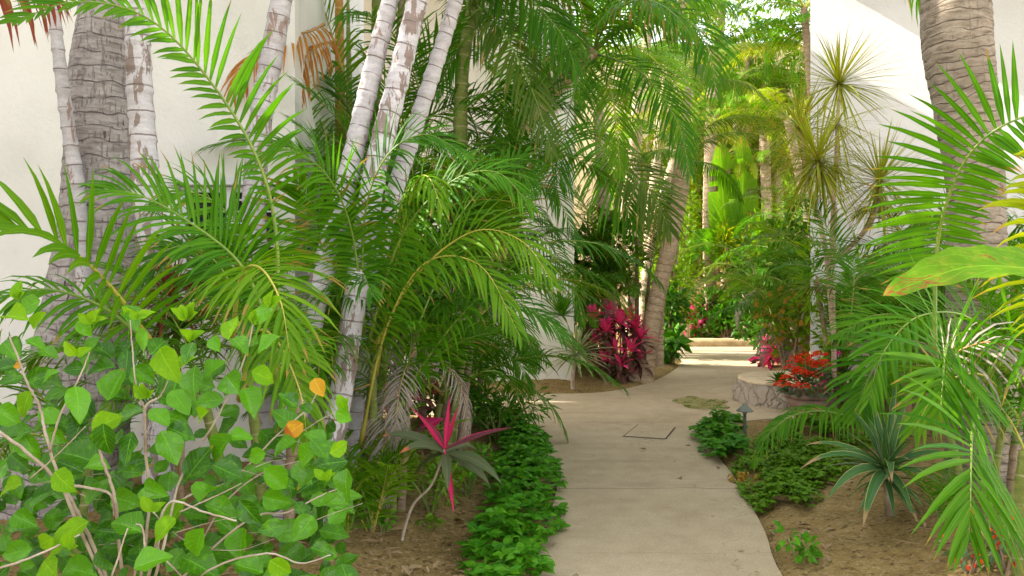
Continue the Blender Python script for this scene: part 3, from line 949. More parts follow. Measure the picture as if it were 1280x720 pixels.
quad(mb, [(W1X, W1Y, -0.3), (W1X, Y1, -0.3), (W1X, Y1, H1), (W1X, W1Y, H1)])
quad(mb, [(-9, Y1, -0.3), (-9, Y1, H1), (W1X, Y1, H1), (W1X, Y1, -0.3)])
quad(mb, [(-9, W1Y, -0.3), (-9, W1Y, H1), (-9, Y1, H1), (-9, Y1, -0.3)])
mb.build('wall', M['wall'], b1, smooth=False)
mb = MB(); mb.box(-9.1, W1X + 0.12, W1Y - 0.12, Y1 + 0.1, H1 + 0.003, H1 + 0.22); mb.build('roof', M['wall'], b1, smooth=False)
win = thing('tmp', None, None, V((0, 0, 0)))
bpy.data.objects.remove(win)
mb = MB()
fw = 0.045
for (x0, x1, z0, z1) in ((wx0 + 0.003, wx0 + fw, wz0 + 0.003, wz1 - 0.003), (wx1 - fw, wx1 - 0.003, wz0 + 0.003, wz1 - 0.003), (wx0 + fw, wx1 - fw, wz0 + 0.003, wz0 + fw), (wx0 + fw, wx1 - fw, wz1 - fw, wz1 - 0.003),
                         ((wx0 + wx1) / 2 - 0.03, (wx0 + wx1) / 2 + 0.03, wz0 + fw, wz1 - fw)):
    mb.box(x0, x1, W1Y + 0.05, W1Y + 0.10, z0, z1)
wfr = mb.build('window', M['white_frame'], b1, smooth=False)
mb = MB(); mb.box(wx0 + fw, wx1 - fw, W1Y + 0.135, W1Y + 0.15, wz0 + fw, wz1 - fw); mb.build('dark_backing', M['dark'], wfr, smooth=False)  # dark sheet standing in for the unlit room behind the louvres
mb = MB()
for (xa, xb) in ((wx0 + fw + 0.002, (wx0 + wx1) / 2 - 0.032), ((wx0 + wx1) / 2 + 0.032, wx1 - fw - 0.002)):
    nsl = 9
    for i in range(nsl):
        z = wz0 + fw + (i + 0.5) * (wz1 - wz0 - 2 * fw) / nsl
        f_ = [mb.vert(p) for p in ((xa, W1Y + 0.052, z - 0.012), (xb, W1Y + 0.052, z - 0.012), (xb, W1Y + 0.118, z + 0.030), (xa, W1Y + 0.118, z + 0.030))]
        mb.face(f_, 0)
        mb.box(xa, xb, W1Y + 0.046, W1Y + 0.055, z - 0.020, z - 0.009, 1)
mb.build('louvres', [M['glass'], M['white_frame']], wfr, smooth=False)
mb = MB(); mb.box(wx0 - 0.05, wx1 + 0.05, W1Y - 0.035, W1Y - 0.003, wz0 - 0.05, wz0 - 0.005); mb.build('sill', M['white_frame'], wfr, smooth=False); mb = MB(); mb.box(wx0 - 0.06, wx1 + 0.06, W1Y - 0.03, W1Y - 0.003, wz1 + 0.004, wz1 + 0.06)
mb.build('lintel', M['white_frame'], wfr, smooth=False)

# unseen block added left of the view to shade the near path
mb = MB(); mb.box(-9, -5.3, -6, W1Y - 0.02, -0.3, 5.5)
tag(mb.build('shade_block', M['wall'], None, (-7, 0, 0), smooth=False), 'unseen white block added left of the palms to shade the path', 'building')

def block(name, label, pts, h, mat, roof_over=0.0):
    c = sum((V((*p, 0)) for p in pts), V((0, 0, 0))) / len(pts)
    root = thing(name, label, 'building', c)
    mb = MB(); n = len(pts)
    for i in range(n):
        a, b = pts[i], pts[(i + 1) % n]
        quad(mb, [(*a, -0.3), (*b, -0.3), (*b, h), (*a, h)])
    mb.build('wall', M[mat], root, smooth=False)
    mb = MB()
    pp = [c + (V((*p, 0)) - c) + ((V((*p, 0)) - c).normalized() * roof_over if roof_over else V((0, 0, 0))) for p in pts]
    lo = [mb.vert((p.x, p.y, h + 0.003)) for p in pp]; hi = [mb.vert((p.x, p.y, h + 0.2)) for p in pp]
    mb.face(lo[::-1]); mb.face(hi)
    for i in range(n): mb.face((lo[i], lo[(i + 1) % n], hi[(i + 1) % n], hi[i]))
    mb.build('roof', M[mat], root, smooth=False)
    return root

block('white_building', 'white building end wall beyond the dense areca palms', [(-7.5, 12.3), (0.95, 12.3), (0.95, 16.2), (-7.5, 16.2)], 6.75, 'wall', 0.25)
mb = MB(); mb.box(-8.9, 1.15, 9.003, 12.29, 6.45, 6.66)  # added slab, out of view: stops sun passing between the left buildings
tag(mb.build('sun_block_slab', M['wall'], None, (-3, 10.5, 6.8), smooth=False), 'unseen roof slab added between the two left buildings to block sun', 'roof')
w3a = V((3.86, 10.4, 0)); w3d = V((0.917, -0.40, 0)).normalized()
w3b = w3a + w3d * 7
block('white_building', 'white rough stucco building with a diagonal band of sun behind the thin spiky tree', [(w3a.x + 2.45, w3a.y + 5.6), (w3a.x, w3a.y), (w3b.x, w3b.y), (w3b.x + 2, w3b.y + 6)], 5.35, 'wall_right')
mb = MB()  # unseen overhang, added to cast the upper edge of the sun band
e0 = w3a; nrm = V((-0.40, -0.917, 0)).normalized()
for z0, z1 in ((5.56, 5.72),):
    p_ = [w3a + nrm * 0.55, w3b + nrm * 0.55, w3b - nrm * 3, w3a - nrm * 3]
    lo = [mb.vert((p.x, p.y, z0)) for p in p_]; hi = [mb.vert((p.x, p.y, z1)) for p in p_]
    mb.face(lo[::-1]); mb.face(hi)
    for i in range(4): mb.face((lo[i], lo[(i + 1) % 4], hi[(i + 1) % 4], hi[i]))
shading_eave = mb.build('shading_eave', M['wall_right'], [o for o in bpy.data.objects if o.get('label', '').startswith('white rough')][0], smooth=False)
block('cream_building', 'cream yellow building closing the view behind the far palms', [(-4, 25.5), (16, 25.5), (16, 32), (-4, 32)], 9.0, 'wall_cream')
# low garden wall at the far end
mb = MB(); mb.box(1.2, 9.5, 22.6, 22.85, -0.2, 1.75)
tag(mb.build('garden_wall', M['wall_cream'], None, (5, 22.7, 0), smooth=False), 'low cream garden wall beyond the far kerb', 'wall')

# retaining wall and boards on the right
mb = MB(); mb.box(4.05, 6.6, 8.05, 8.45, -0.2, 0.85)
tag(mb.build('retaining_wall', M['rubble_tan'], None, (5, 8.2, 0), smooth=False), 'tan rubble retaining wall behind the potted red flowers', 'wall')
bf = thing('board_fence', 'brown vertical board fence behind the right palm fronds', 'fence', V((4.6, 6.9, 0)))
mb = MB()
for i in range(15):
    x = 3.55 + i * 0.155; mb.box(x, x + 0.145, 7.35 - i * 0.06, 7.375 - i * 0.06, 0.02, 1.62 + R.uniform(-.02, .02))
mb.build('boards', M['wood'], bf, smooth=False)
mb = MB()
for z in (0.45, 1.3):
    f0 = [(3.5, 7.43), (5.9, 6.5), (5.92, 6.54), (3.52, 7.47)]
    lo = [mb.vert((*p, z)) for p in f0]; hi = [mb.vert((*p, z + 0.08)) for p in f0]
    mb.face(lo[::-1]); mb.face(hi)
    for i in range(4): mb.face((lo[i], lo[(i + 1) % 4], hi[(i + 1) % 4], hi[i]))
mb.build('rail', M['wood'], bf, smooth=False)

# round stone seat / planter
sr = thing('stone_seat', 'round rubble stone seat at the bend of the path', 'stone seat', V((3.86, 10.65, 0)))
mb = MB()
def ringlathe(mb, c, prof, seg=40, m=0, cap=True, wob=0.0):
    prev = None
    for (r_, z) in prof:
        ids = []
        for j in range(seg):
            a = 2 * PI * j / seg
            w = 1 + wob * mnoise.noise(V((math.cos(a) * 3, math.sin(a) * 3, z * 6)))
            ids.append(mb.vert((c[0] + math.cos(a) * r_ * w, c[1] + math.sin(a) * r_ * w, c[2] + z), (j / seg, z, 0.5)))
        if prev:
            for j in range(seg): mb.face((prev[j], prev[(j + 1) % seg], ids[(j + 1) % seg], ids[j]), m)
        elif cap: mb.face(ids[::-1], m)
        prev = ids
    if cap: mb.face(prev, m)
ringlathe(mb, (3.86, 10.65, 0), [(0.90, -0.05), (0.885, 0.05), (0.89, 0.12), (0.87, 0.2), (0.865, 0.275)], 64, 0, True, 0.05)
mb.build('base', M['rubble'], sr)
mb = MB(); ringlathe(mb, (3.86, 10.65, 0), [(0.862, 0.277), (0.858, 0.300), (0.83, 0.318), (0.6, 0.322), (0.3, 0.324)], 64, 0, True, 0.05)
mb.build('cap', M['cap_stone'], sr)

# ------------------------------------------------------------------ path light
lb = V((*G(931, 556), 0)); lb.z = GH(lb.x, lb.y)
pl = thing('path_light', 'small green metal path light with a conical cap beside the path', 'path light', lb)
hgt = EYE - (506 - 360) / F * lb.y - lb.z
mb = MB(); ringlathe(mb, lb, [(0.017, -0.05), (0.017, 0.01), (0.015, hgt - 0.085), (0.024, hgt - 0.082), (0.024, hgt - 0.065)], 14); mb.build('post', M['metal'], pl)
mb = MB(); ringlathe(mb, lb, [(0.078, hgt - 0.062), (0.082, hgt - 0.060), (0.074, hgt - 0.048), (0.035, hgt - 0.014), (0.03, hgt - 0.008), (0.022, hgt - 0.004), (0.022, hgt + 0.010), (0.004, hgt + 0.014)], 20); mb.build('lamp_shade', M['metal'], pl)

# ------------------------------------------------------------------ pots
def pot(label, c, prof, mat, name='flower_pot'):
    root = thing(name, label, 'pot', V(c))
    mb = MB(); ringlathe(mb, c, prof, 28, 0, True, 0.01); mb.build('body', M[mat], root)
    return root
pc = V((3.17, 8.55, 0)); pc.z = GH(pc.x, pc.y)
hp = EYE - (491 - 360) / F * 8.55 - pc.z
pr_ = pot('wide brown clay pot holding the red kalanchoe', pc, [(0.12, -0.02), (0.15, 0.0), (0.22, hp * 0.55), (0.245, hp - 0.05)], 'brown_pot')
mb = MB(); ringlathe(mb, pc, [(0.246, hp - 0.05), (0.268, hp - 0.045), (0.272, hp - 0.01), (0.25, hp), (0.235, hp - 0.03), (0.05, hp - 0.035)], 28, 0, True, 0.008); mb.build('rim', M['brown_pot'], pr_)
pk = pc + V((0, 0, hp - 0.03))
kr = thing('kalanchoe', 'red flowering kalanchoe growing in the wide brown pot', 'flowering plant', pk)
fo = MB(); fl = MB(); st = MB(); rnd = random.Random(5)
heads = [P(1005, 448, 8.5), P(990, 462, 8.4), P(1020, 458, 8.5), P(1000, 466, 8.4), P(985, 474, 8.45), P(978, 482, 8.4), P(1025, 445, 8.6), P(1012, 455, 8.7), P(1030, 456, 8.5), P(994, 452, 8.6), P(1002, 484, 8.3), P(1016, 470, 8.4)]
for h_ in heads:
    tube(st, catmull([pk + V((rnd.uniform(-.1, .1), rnd.uniform(-.1, .1), 0)), pk.lerp(h_, 0.5) + V((0, 0, 0.03)), h_], 6), [0.006] * 6, 5)
    for i in range(34):
        d = rdir(rnd, -0.1, 1)
        p = h_ + V((d.x * 0.075, d.y * 0.075, d.z * 0.05))
        for j in range(4):
            a = j * PI / 2 + rnd.random()
            dd = (V((math.cos(a), math.sin(a), 0.2)) + d * 0.5).normalized()
            leaf_blade(fl, p, dd, d, 0.024, 0.75, 2, rnd.random(), 0, 0.1, 0.1, 0, 3)
for i in range(150):
    d = rdir(rnd, -0.15, 0.9)
    p = pk + V((d.x * 0.22, d.y * 0.22, 0.02 + abs(d.z) * 0.24)) * rnd.uniform(0.7, 1.0)
    p = pk + V((d.x * 0.24, d.y * 0.24, 0.03 + abs(d.z) * 0.22))
    leaf_blade(fo, p, d + V((0, 0, 0.1)), UP + d * 0.5, rnd.uniform(0.07, 0.12), 0.72, 3, rnd.random(), 0, 0.2, 0.3, 0, 3)
st.build('stems', M['branch_green'], kr); fo.build('foliage', M['kalanchoe_leaf'], kr); fl.build('blossoms', M['red_flower'], kr)

pc2 = V((2.98, 7.85, 0)); pc2.z = GH(pc2.x, pc2.y)
h2 = EYE - (513 - 360) / F * 7.85 - pc2.z
p2 = pot('ribbed terracotta pot standing in front of the brown pot', pc2, [(0.15, -0.02), (0.17, 0.0), (0.185, h2 * 0.35), (0.19, h2 * 0.42), (0.175, h2 * 0.48), (0.19, h2 * 0.7)], 'terracotta')
mb = MB(); ringlathe(mb, pc2, [(0.192, h2 * 0.7), (0.215, h2 * 0.74), (0.215, h2 - 0.015), (0.20, h2), (0.18, h2 - 0.03), (0.03, h2 - 0.05)], 28, 0, True, 0.008); mb.build('rim', M['terracotta'], p2)
sk = thing('succulent', 'small green rosette succulent on the round stone seat', 'plant', P(974, 478, 9.9))
mb = MB(); rosette(mb, sk.location, 40, 0.20, 0.06, 0, 75, 3, 0.3, 0.3, 3, 3, prof=ti_prof); mb.build('leaves', M['shrub'], sk)
sk.location.z = sk.location.z

# ================================================================== PALMS, LEFT
# thick grey coconut trunk
root = thing('coconut_palm', 'thick grey ringed palm trunk with a swollen leaning foot', 'palm tree', gp(78, 5.0))
mb, cp = trunk_mb([(62, 705, 5.0, 205), (70, 650, 5.0, 182), (85, 560, 5.0, 142), (104, 450, 5.0, 118), (118, 350, 5.02, 104), (126, 250, 5.03, 90), (128, 170, 5.05, 86), (127, 90, 5.05, 74), (130, 0, 5.05, 58), (124, -160, 5.1, 52), (100, -420, 5.2, 48)],
                  0.0028, 0.093, 40, 0.016, 0.028, 3.0)
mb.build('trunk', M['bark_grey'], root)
crown(root, cp[-1], 9, ['coco', 'coco2', 'coco'], ['areca', 'areca_olive'], (0.8, 0.95), seed=4)

def stem_palm(label, spec, mat, fr=None, name='palm_tree', lip=0.006, ring=0.11, seg=16, lower=None, wob=0.02):
    x, d = (spec[0][0] - 640) / F * spec[0][2], spec[0][2]
    root = thing(name, label, 'palm tree', V((x, d, min(GH(x, d), P(*spec[0][:3]).z + 0.05))), 'ringed palms with bare trunks')
    mb, cp = trunk_mb(spec, lip, ring, seg, 0.02, wob, spec[0][0] * 0.1)
    mb.build('trunk', M[mat], root)
    if fr: crown(root, cp[-1], *fr[0], **fr[1])
    return root, cp

CR = (4, ['arch', 'coco', 'low', 'arch2'], ['areca', 'areca_dark'])
stem_palm('slender white ringed stem on the left of the thick grey trunk', [(125, 690, 4.85, 20), (115, 520, 4.82, 19), (108, 400, 4.8, 18), (98, 250, 4.75, 18), (80, 120, 4.7, 16), (66, 0, 4.65, 14), (55, -130, 4.6, 13), (48, -300, 4.6, 12)], 'bark_white', (CR, dict(s=(0.9, 1.0), seed=8)))
stem_palm('peeling white palm stem on the right of the thick grey trunk', [(200, 690, 4.7, 40), (197, 520, 4.68, 36), (192, 380, 4.65, 34), (183, 240, 4.6, 33), (175, 120, 4.6, 31), (171, 0, 4.6, 28), (169, -160, 4.6, 26), (168, -360, 4.6, 24)], 'bark_peel', (CR, dict(s=(0.9, 1.0), seed=9)), ring=0.14)
stem_palm('pale lilac grey palm stem in front of the louvred window', [(345, 660, 5.2, 34), (330, 500, 5.2, 32), (322, 370, 5.2, 30), (318, 250, 5.2, 29), (326, 150, 5.2, 28), (345, 40, 5.2, 27), (362, -60, 5.2, 25), (385, -200, 5.2, 22)], 'bark_white', (CR, dict(s=(0.9, 1.05), seed=10)), ring=0.15)
# leaning clump of white stems
stem_palm('leftmost of three leaning white ringed stems', [(345, 690, 4.55, 37.8), (362, 560, 4.6, 36.1), (388, 400, 4.7, 32.7), (412, 310, 4.8, 29.2), (440, 200, 4.9, 25.8), (463, 100, 4.95, 24.1), (488, 0, 5.0, 21.5), (515, -110, 5.1, 19.8), (545, -260, 5.2, 17.2)], 'bark_white', (CR, dict(s=(0.9, 1.05), seed=12)), ring=0.13)
stem_palm('middle leaning white stem with large brown peeling patches', [(385, 712, 4.5, 31.0), (398, 620, 4.52, 31.0), (425, 500, 4.6, 29.2), (450, 330, 4.75, 29.2), (470, 210, 4.85, 29.2), (495, 110, 4.9, 27.5), (522, 0, 4.95, 25.8), (550, -120, 5.0, 23.2), (580, -270, 5.0, 20.6)], 'bark_peel', (CR, dict(s=(0.9, 1.05), seed=13)), ring=0.16)
stem_palm('rightmost of three leaning white ringed stems', [(425, 700, 5.3, 22.4), (455, 420, 5.3, 22.4), (480, 290, 5.3, 22.4), (512, 180, 5.3, 21.5), (540, 95, 5.3, 19.8), (570, 0, 5.3, 18.1), (605, -120, 5.3, 16.3), (640, -240, 5.3, 14.6)], 'bark_white', (CR, dict(s=(0.9, 1.05), seed=14)), ring=0.12)

# ---- areca clumps, left to centre
a = areca('yellow green areca palm with broad drooping fronds in front of the louvred window', (-1.28, 3.95), [(-0.1, 0, 0.85, -0.1, -0.1), (0.15, 0.1, 0.95, 0.08, -0.1), (0.0, 0.2, 1.1, -0.15, 0.1)], ['arch', 'erect2', 'low', 'arch2'], ['areca_light', 'areca', 'areca'], 5, (0.48, 0.64), 21, avoid=(5, 55))
hero(a, [(345, 480, 3.8), (346, 300, 3.75), (318, 190, 3.65), (250, 85, 3.55), (180, 20, 3.45), (95, 2, 3.35), (15, 28, 3.3)], 'areca', 0.37, (0.15, -1, 0.25), 3, nl=40, lw=0.023, pet=0.38, vup=8, grav=0.6, a0=62, a1=20, lside=0.40, rside=1.05, rr=0.013)
hero(a, [(335, 400, 3.6), (300, 330, 3.5), (240, 280, 3.4), (175, 244, 3.35), (120, 236, 3.3)], 'areca', 0.36, (0, -0.7, 0.7), 5, nl=34, lw=0.019, pet=0.1, vup=25, grav=0.9)
hero(a, [(290, 420, 3.4), (302, 345, 3.2), (325, 335, 3.0), (350, 375, 2.85), (362, 440, 2.8)], 'areca_light', 0.36, (0.1, -0.6, 0.8), 6, nl=30, lw=0.019, pet=0.2, vup=10, grav=1.0, a0=75)
hero(a, [(300, 500, 3.3), (318, 420, 3.1), (345, 425, 3.0), (375, 490, 2.9), (385, 560, 2.9)], 'areca_light', 0.26, (0.1, -0.6, 0.8), 7, nl=32, lw=0.019, pet=0.2, vup=10, grav=1.1, a0=70)
b_ = areca('small palm with upright broad leaflets in front of the grey trunk', (-2.0, 3.7), [(0, 0, 0.55, 0.05, 0)], ['arch', 'low', 'erect2'], ['areca', 'areca_light'], 5, (0.45, 0.6), 22)
hero(b_, [(190, 430, 3.3), (150, 372, 3.1), (105, 325, 2.95), (55, 294, 2.85), (0, 282, 2.8), (-50, 290, 2.8)], 'areca_light', 0.34, (0.1, -0.75, 0.65), 8, nl=20, lw=0.036, pet=0.08, vup=42, grav=0.6, a0=66, jit=4, ragged=0)
hero(b_, [(185, 430, 3.3), (130, 385, 3.2), (60, 362, 3.1), (-10, 372, 3.0)], 'areca', 0.30, (0, -0.5, 0.8), 9, nl=18, lw=0.022, pet=0.1, vup=5, grav=1.2)
# frond with reddish hanging tips, upper left
root = thing('palm_tree', 'palm with rust red dry leaflets hanging at the upper left corner', 'palm tree', V((-2.6, 3.6, GH(-2.6, 3.6))))
mb, cp = trunk_mb([(-2.62, 3.6, 0, 0.05), (-2.75, 3.55, 1.6, 0.045), (-2.8, 3.5, 3.3, 0.04)], 0.003, 0.1, 12, 0.03, 0.03, 2, True); mb.build('stem', M['stem_green'], root)
hero(root, [(-130, -60, 3.5), (-50, -55, 3.6), (20, -40, 3.7), (70, -15, 3.8)], 'red_tip', 0.42, (0, -0.8, 0.6), 11, nl=26, lw=0.024, pet=0.1, vup=-25, grav=2.2)
crown(root, cp[-1], 6, ['arch', 'erect2', 'coco'], ['areca'], (0.7, 0.9), seed=15)

# cane clump behind, against the cream wall
root = thing('cane_palm', 'tall cane palm clump with orange and green stems behind the white leaning stems', 'palm', V((-2.0, 7.9, GH(-2.0, 7.9))))
for (px0, px1, d, w, mt) in ((388, 372, 7.7, 17, 'stem_orange'), (402, 398, 8.0, 13, 'stem_green'), (432, 405, 7.9, 16, 'stem_brown'), (430, 422, 7.6, 17, 'stem_orange'), (445, 432, 8.1, 14, 'stem_green'), (462, 428, 8.3, 12, 'stem_brown'),
                             (460, 470, 8.0, 14, 'stem_green'), (470, 500, 7.8, 13, 'stem_brown'), (410, 382, 8.5, 12, 'stem_brown')):
    z0 = 360 + (EYE - GH((px0 - 640) / F * d, d)) / d * F
    mb, cp = trunk_mb([(px0, z0 + 5, d, w * 1.15), ((px0 * 0.4 + px1 * 0.6), 230, d, w), (px1, 60, d, w * .95), (px1 - (px0 - px1) * 0.4, -120, d, w * 0.8)], 0.004, 0.13, 10, 0.04, 0.02, px0)
    mb.build('stem', M[mt], root)
    crown(root, cp[-1], 3, ['arch', 'low', 'erect'], ['areca', 'areca_light', 'areca_olive'], (0.8, 1.0), seed=px0)
hero(root, [(405, 30, 6.6), (385, 40, 6.4), (350, 45, 6.2), (310, 75, 6.1), (290, 120, 6.0)], 'dry', 0.42, (0, -0.7, 0.7), 17, nl=30, lw=0.022, pet=0.05, vup=-8, grav=1.5)
hero(root, [(420, 50, 6.7), (395, 60, 6.5), (372, 85, 6.4), (352, 140, 6.3)], 'dry', 0.36, (0, -0.8, 0.5), 18, nl=26, lw=0.02, pet=0.05, vup=-10, grav=1.7)
hero(root, [(430, 240, 7.4), (437, 130, 7.3), (420, 60, 7.2), (395, -20, 7.1)], 'areca_light', 0.5, None, 19, nl=22, lw=0.03, pet=0.45, rr=0.022)
shrub('dark_shrub', 'dark small leaved vine shrub against the cream wall', (-2.35, 8.9, GH(-2.35, 8.9)), (0.55, 0.4, 2.6), 520, 0.11, 'shrub', 31, lumps=9, wid=0.6)

D = ['areca_dark', 'areca', 'areca_dark', 'areca', 'areca_light']
areca('areca palm clump with long dark arching fronds at the foot of the white stems', (-0.98, 5.5), [(-0.15, 0.05, 0.75, -0.1, 0), (0.1, 0.1, 1.15, 0.15, -0.05), (0.05, -0.1, 0.9, 0.1, -0.15), (-0.05, 0.2, 1.45, -0.05, 0.1)], ['erect', 'arch', 'low', 'arch2', 'erect2'], D, 6, (0.72, 0.95), 41)
areca('areca palm with upright dark fronds behind the pink leaved plant', (-0.75, 6.7), [(-0.1, 0, 1.0, -0.15, 0), (0.15, 0.1, 1.5, 0.2, -0.1), (0.1, -0.1, 0.6, 0.1, -0.15), (0, 0.2, 1.9, -0.1, 0.05), (0.2, 0.2, 1.2, .25, 0), (0.3, 0.1, 2.3, 0.45, 0), (0.2, 0, 1.7, 0.5, -0.1)], ['erect', 'arch', 'low2', 'arch2', 'low'], D, 7, (0.8, 1.0), 42)
areca('tall areca palm clump leaning out over the path', (-0.7, 8.0), [(-0.2, 0, 1.4, -0.1, 0), (0.05, 0.1, 2.0, 0.2, -0.1), (0.1, -0.1, 0.9, 0.2, -0.15), (0.15, 0.2, 2.6, 0.25, 0), (0.0, .1, 0.6, .1, 0)], ['arch', 'low', 'arch2', 'hang', 'erect2'], D, 7, (0.8, 1.05), 43, avoid=(-60, 35))
areca('fine leaved areca palm in front of the white end wall', (-0.62, 8.8), [(0, 0, 0.8, 0.1, -0.1), (0.1, 0, 1.5, 0.25, -0.1), (-0.1, 0, 1.1, -0.1, 0), (0.15, 0, 0.5, .15, -.1)], ['fine', 'arch', 'fine2', 'low', 'fine'], ['areca_dark', 'areca'], 6, (0.62, 0.8), 44, avoid=(-40, 50))
areca('areca palm crown filling the gap above the leaning white stems', (-1.45, 7.0), [(0, 0, 2.4, 0.25, -0.1), (0.2, 0.1, 2.9, 0.5, 0), (-0.1, 0.1, 2.0, 0.0, -0.1), (0.1, -0.1, 1.7, 0.3, -0.2)], ['arch', 'erect', 'low', 'arch2'], D + ['areca'], 6, (0.8, 1.0), 45)
# leaning grey stems with the crowns overhead
root = thing('palm_tree', 'tan leaning palm stem with a full crown arching over the path', 'palm tree', V((-0.55, 7.4, GH(-0.55, 7.4))))
mb, cp = trunk_mb([(570, 555, 7.5, 26), (578, 400, 7.5, 24), (600, 250, 7.6, 23), (650, 165, 7.7, 22), (700, 105, 7.8, 21), (742, 66, 7.9, 18)], 0.004, 0.12, 14, 0.03, 0.02, 5.0)
mb.build('trunk', M['bark_tan'], root)
cr_ = cp[-1]
crown(root, cr_, 9, ['coco', 'arch', 'coco2', 'erect'], ['areca', 'areca_dark', 'areca'], (0.62, 0.8), seed=51)
hero(root, [(742, 66, 7.9), (790, 28, 7.6), (850, 20, 7.3), (885, 60, 7.1), (895, 120, 7.0)], 'areca', 0.55, (0, -0.8, 0.6), 52, nl=44, lw=0.024, pet=0.06, vup=4, grav=1.3)
hero(root, [(742, 66, 7.9), (800, 90, 7.5), (845, 150, 7.2), (862, 215, 7.0)], 'areca_dark', 0.50, (0.2, -0.9, 0.4), 53, nl=42, lw=0.022, pet=0.05, vup=0, grav=1.1)
hero(root, [(742, 66, 7.9), (700, 30, 7.5), (630, 25, 7.2), (575, 60, 7.0), (545, 120, 6.9)], 'areca', 0.52, (0, -0.8, 0.6), 54, nl=44, lw=0.024, pet=0.06, vup=6, grav=1.2)
for k_, sp in enumerate(([(742, 66, 7.9), (722, 100, 7.6), (704, 175, 7.4), (694, 255, 7.3)], [(742, 66, 7.9), (765, 120, 7.6), (776, 215, 7.4)], [(742, 66, 7.9), (690, 70, 7.6), (640, 120, 7.4), (620, 200, 7.3)], [(742, 66, 7.9), (755, 10, 7.6), (800, -10, 7.3), (845, 40, 7.1)])):
    hero(root, sp, ('areca', 'areca_light', 'areca_dark', 'areca')[k_], 0.46, (0.1, -0.85, 0.45), 640 + k_, nl=46, lw=0.020, pet=0.04, vup=0, grav=1.1, ragged=0.1, jit=10)
root2 = thing('palm_tree', 'thin yellow green palm stem with a fan facing frond left of the overhead crown', 'palm tree', V((-0.5, 6.9, GH(-0.5, 6.9))))
mb, cp = trunk_mb([(560, 570, 7.0, 18), (572, 350, 7.0, 18), (575, 180, 7.0, 18), (578, 90, 7.0, 17), (590, 10, 7.0, 14)], 0.003, 0.12, 12, 0.03, 0.02, 9.0); mb.build('trunk', M['stem_green'], root2)
hero(root2, [(580, 30, 7.0), (606, 12, 6.8), (640, 60, 6.6), (668, 120, 6.5), (690, 190, 6.45)], 'areca_olive', 0.46, (0.25, -0.9, 0.35), 55, nl=32, lw=0.032, pet=0.05, vup=-4, grav=1.0, a0=64)
hero(root2, [(580, 20, 7.0), (600, -30, 6.9), (640, -20, 6.7), (700, 40, 6.5), (720, 90, 6.4)], 'areca_dark', 0.55, (0, -0.9, 0.4), 56, nl=42, lw=0.028, pet=0.05, vup=0, grav=1.3)
crown(root2, cp[-1], 7, ['coco', 'arch', 'coco2'], ['areca', 'areca_dark', 'areca_olive'], (0.6, 0.75), seed=57)
# bright fronds with cream tips, centre
root = areca('low areca palm with pale bleached leaflet tips in the middle of the clump', (-0.85, 5.0), [(0.1, 0, 0.7, 0.05, 0)], ['arch', 'low', 'erect2'], ['areca'], 5, (0.6, 0.75), 46)
hero(root, [(470, 470, 5.0), (500, 300, 4.8), (520, 230, 4.6), (536, 222, 4.4), (552, 260, 4.3)], 'areca_light', 0.36, (0, -0.5, 0.85), 58, nl=26, lw=0.024, pet=0.35, vup=0, grav=1.7, a0=75)
hero(root, [(455, 590, 5.0), (520, 470, 4.8), (585, 385, 4.6), (640, 345, 4.5), (690, 350, 4.4)], 'areca', 0.42, (0, -0.5, 0.85), 59, nl=34, lw=0.022, pet=0.3, vup=20, grav=0.9)
hero(root, [(450, 560, 4.9), (480, 420, 4.7), (530, 330, 4.55), (600, 332, 4.4), (650, 420, 4.3)], 'areca_light', 0.34, (0, -0.6, 0.8), 60, nl=34, lw=0.022, pet=0.35, vup=10, grav=1.0)
hero(root, [(440, 430, 4.9), (400, 300, 4.7), (385, 250, 4.6), (370, 225, 4.5)], 'areca', 0.45, (0, -0.9, 0.3), 61, nl=18, lw=0.036, pet=0.3, vup=20, grav=0.4)
fp = areca('fine leaved palm whose long fronds hang in front of the white end wall', (-0.45, 8.35), [(0, 0, 1.0, 0.05, -0.05), (0.1, 0.05, 1.6, 0.1, 0)], ['fine', 'fine2'], ['areca_dark', 'areca'], 4, (0.7, 0.85), 49)
for k_, sp in enumerate(([(590, 400, 8.2), (620, 300, 8.0), (670, 290, 7.8), (715, 350, 7.7), (728, 405, 7.7)], [(580, 330, 8.3), (630, 230, 8.1), (690, 240, 7.9), (726, 315, 7.8)], [(580, 470, 8.3), (605, 400, 8.1), (645, 395, 7.9), (668, 450, 7.9)],
                         [(560, 300, 7.6), (610, 200, 7.4), (670, 185, 7.2), (715, 240, 7.1)], [(600, 440, 8.0), (600, 360, 7.9), (640, 330, 7.8), (695, 372, 7.7)], [(585, 440, 8.2), (570, 330, 8.0), (600, 260, 7.9), (660, 255, 7.8), (700, 300, 7.7)],
                         [(590, 480, 8.1), (605, 440, 8.0), (640, 440, 7.9), (662, 485, 7.9)])):
    hero(fp, sp, 'areca_dark' if k_ % 2 else 'areca', 0.40, (0.1, -0.7, 0.7), 600 + k_, nl=56, lw=0.016, pet=0.08, vup=4, grav=1.1, ragged=0.08, jit=9)
fq = areca('dense palm whose fronds cross in front of the white leaning stems', (-0.85, 4.95), [(0, 0, 0.95, 0.0, -0.05), (0.15, 0.1, 1.15, 0.1, 0)], ['arch', 'low', 'arch2'], ['areca', 'areca_dark'], 3, (0.6, 0.75), 50)
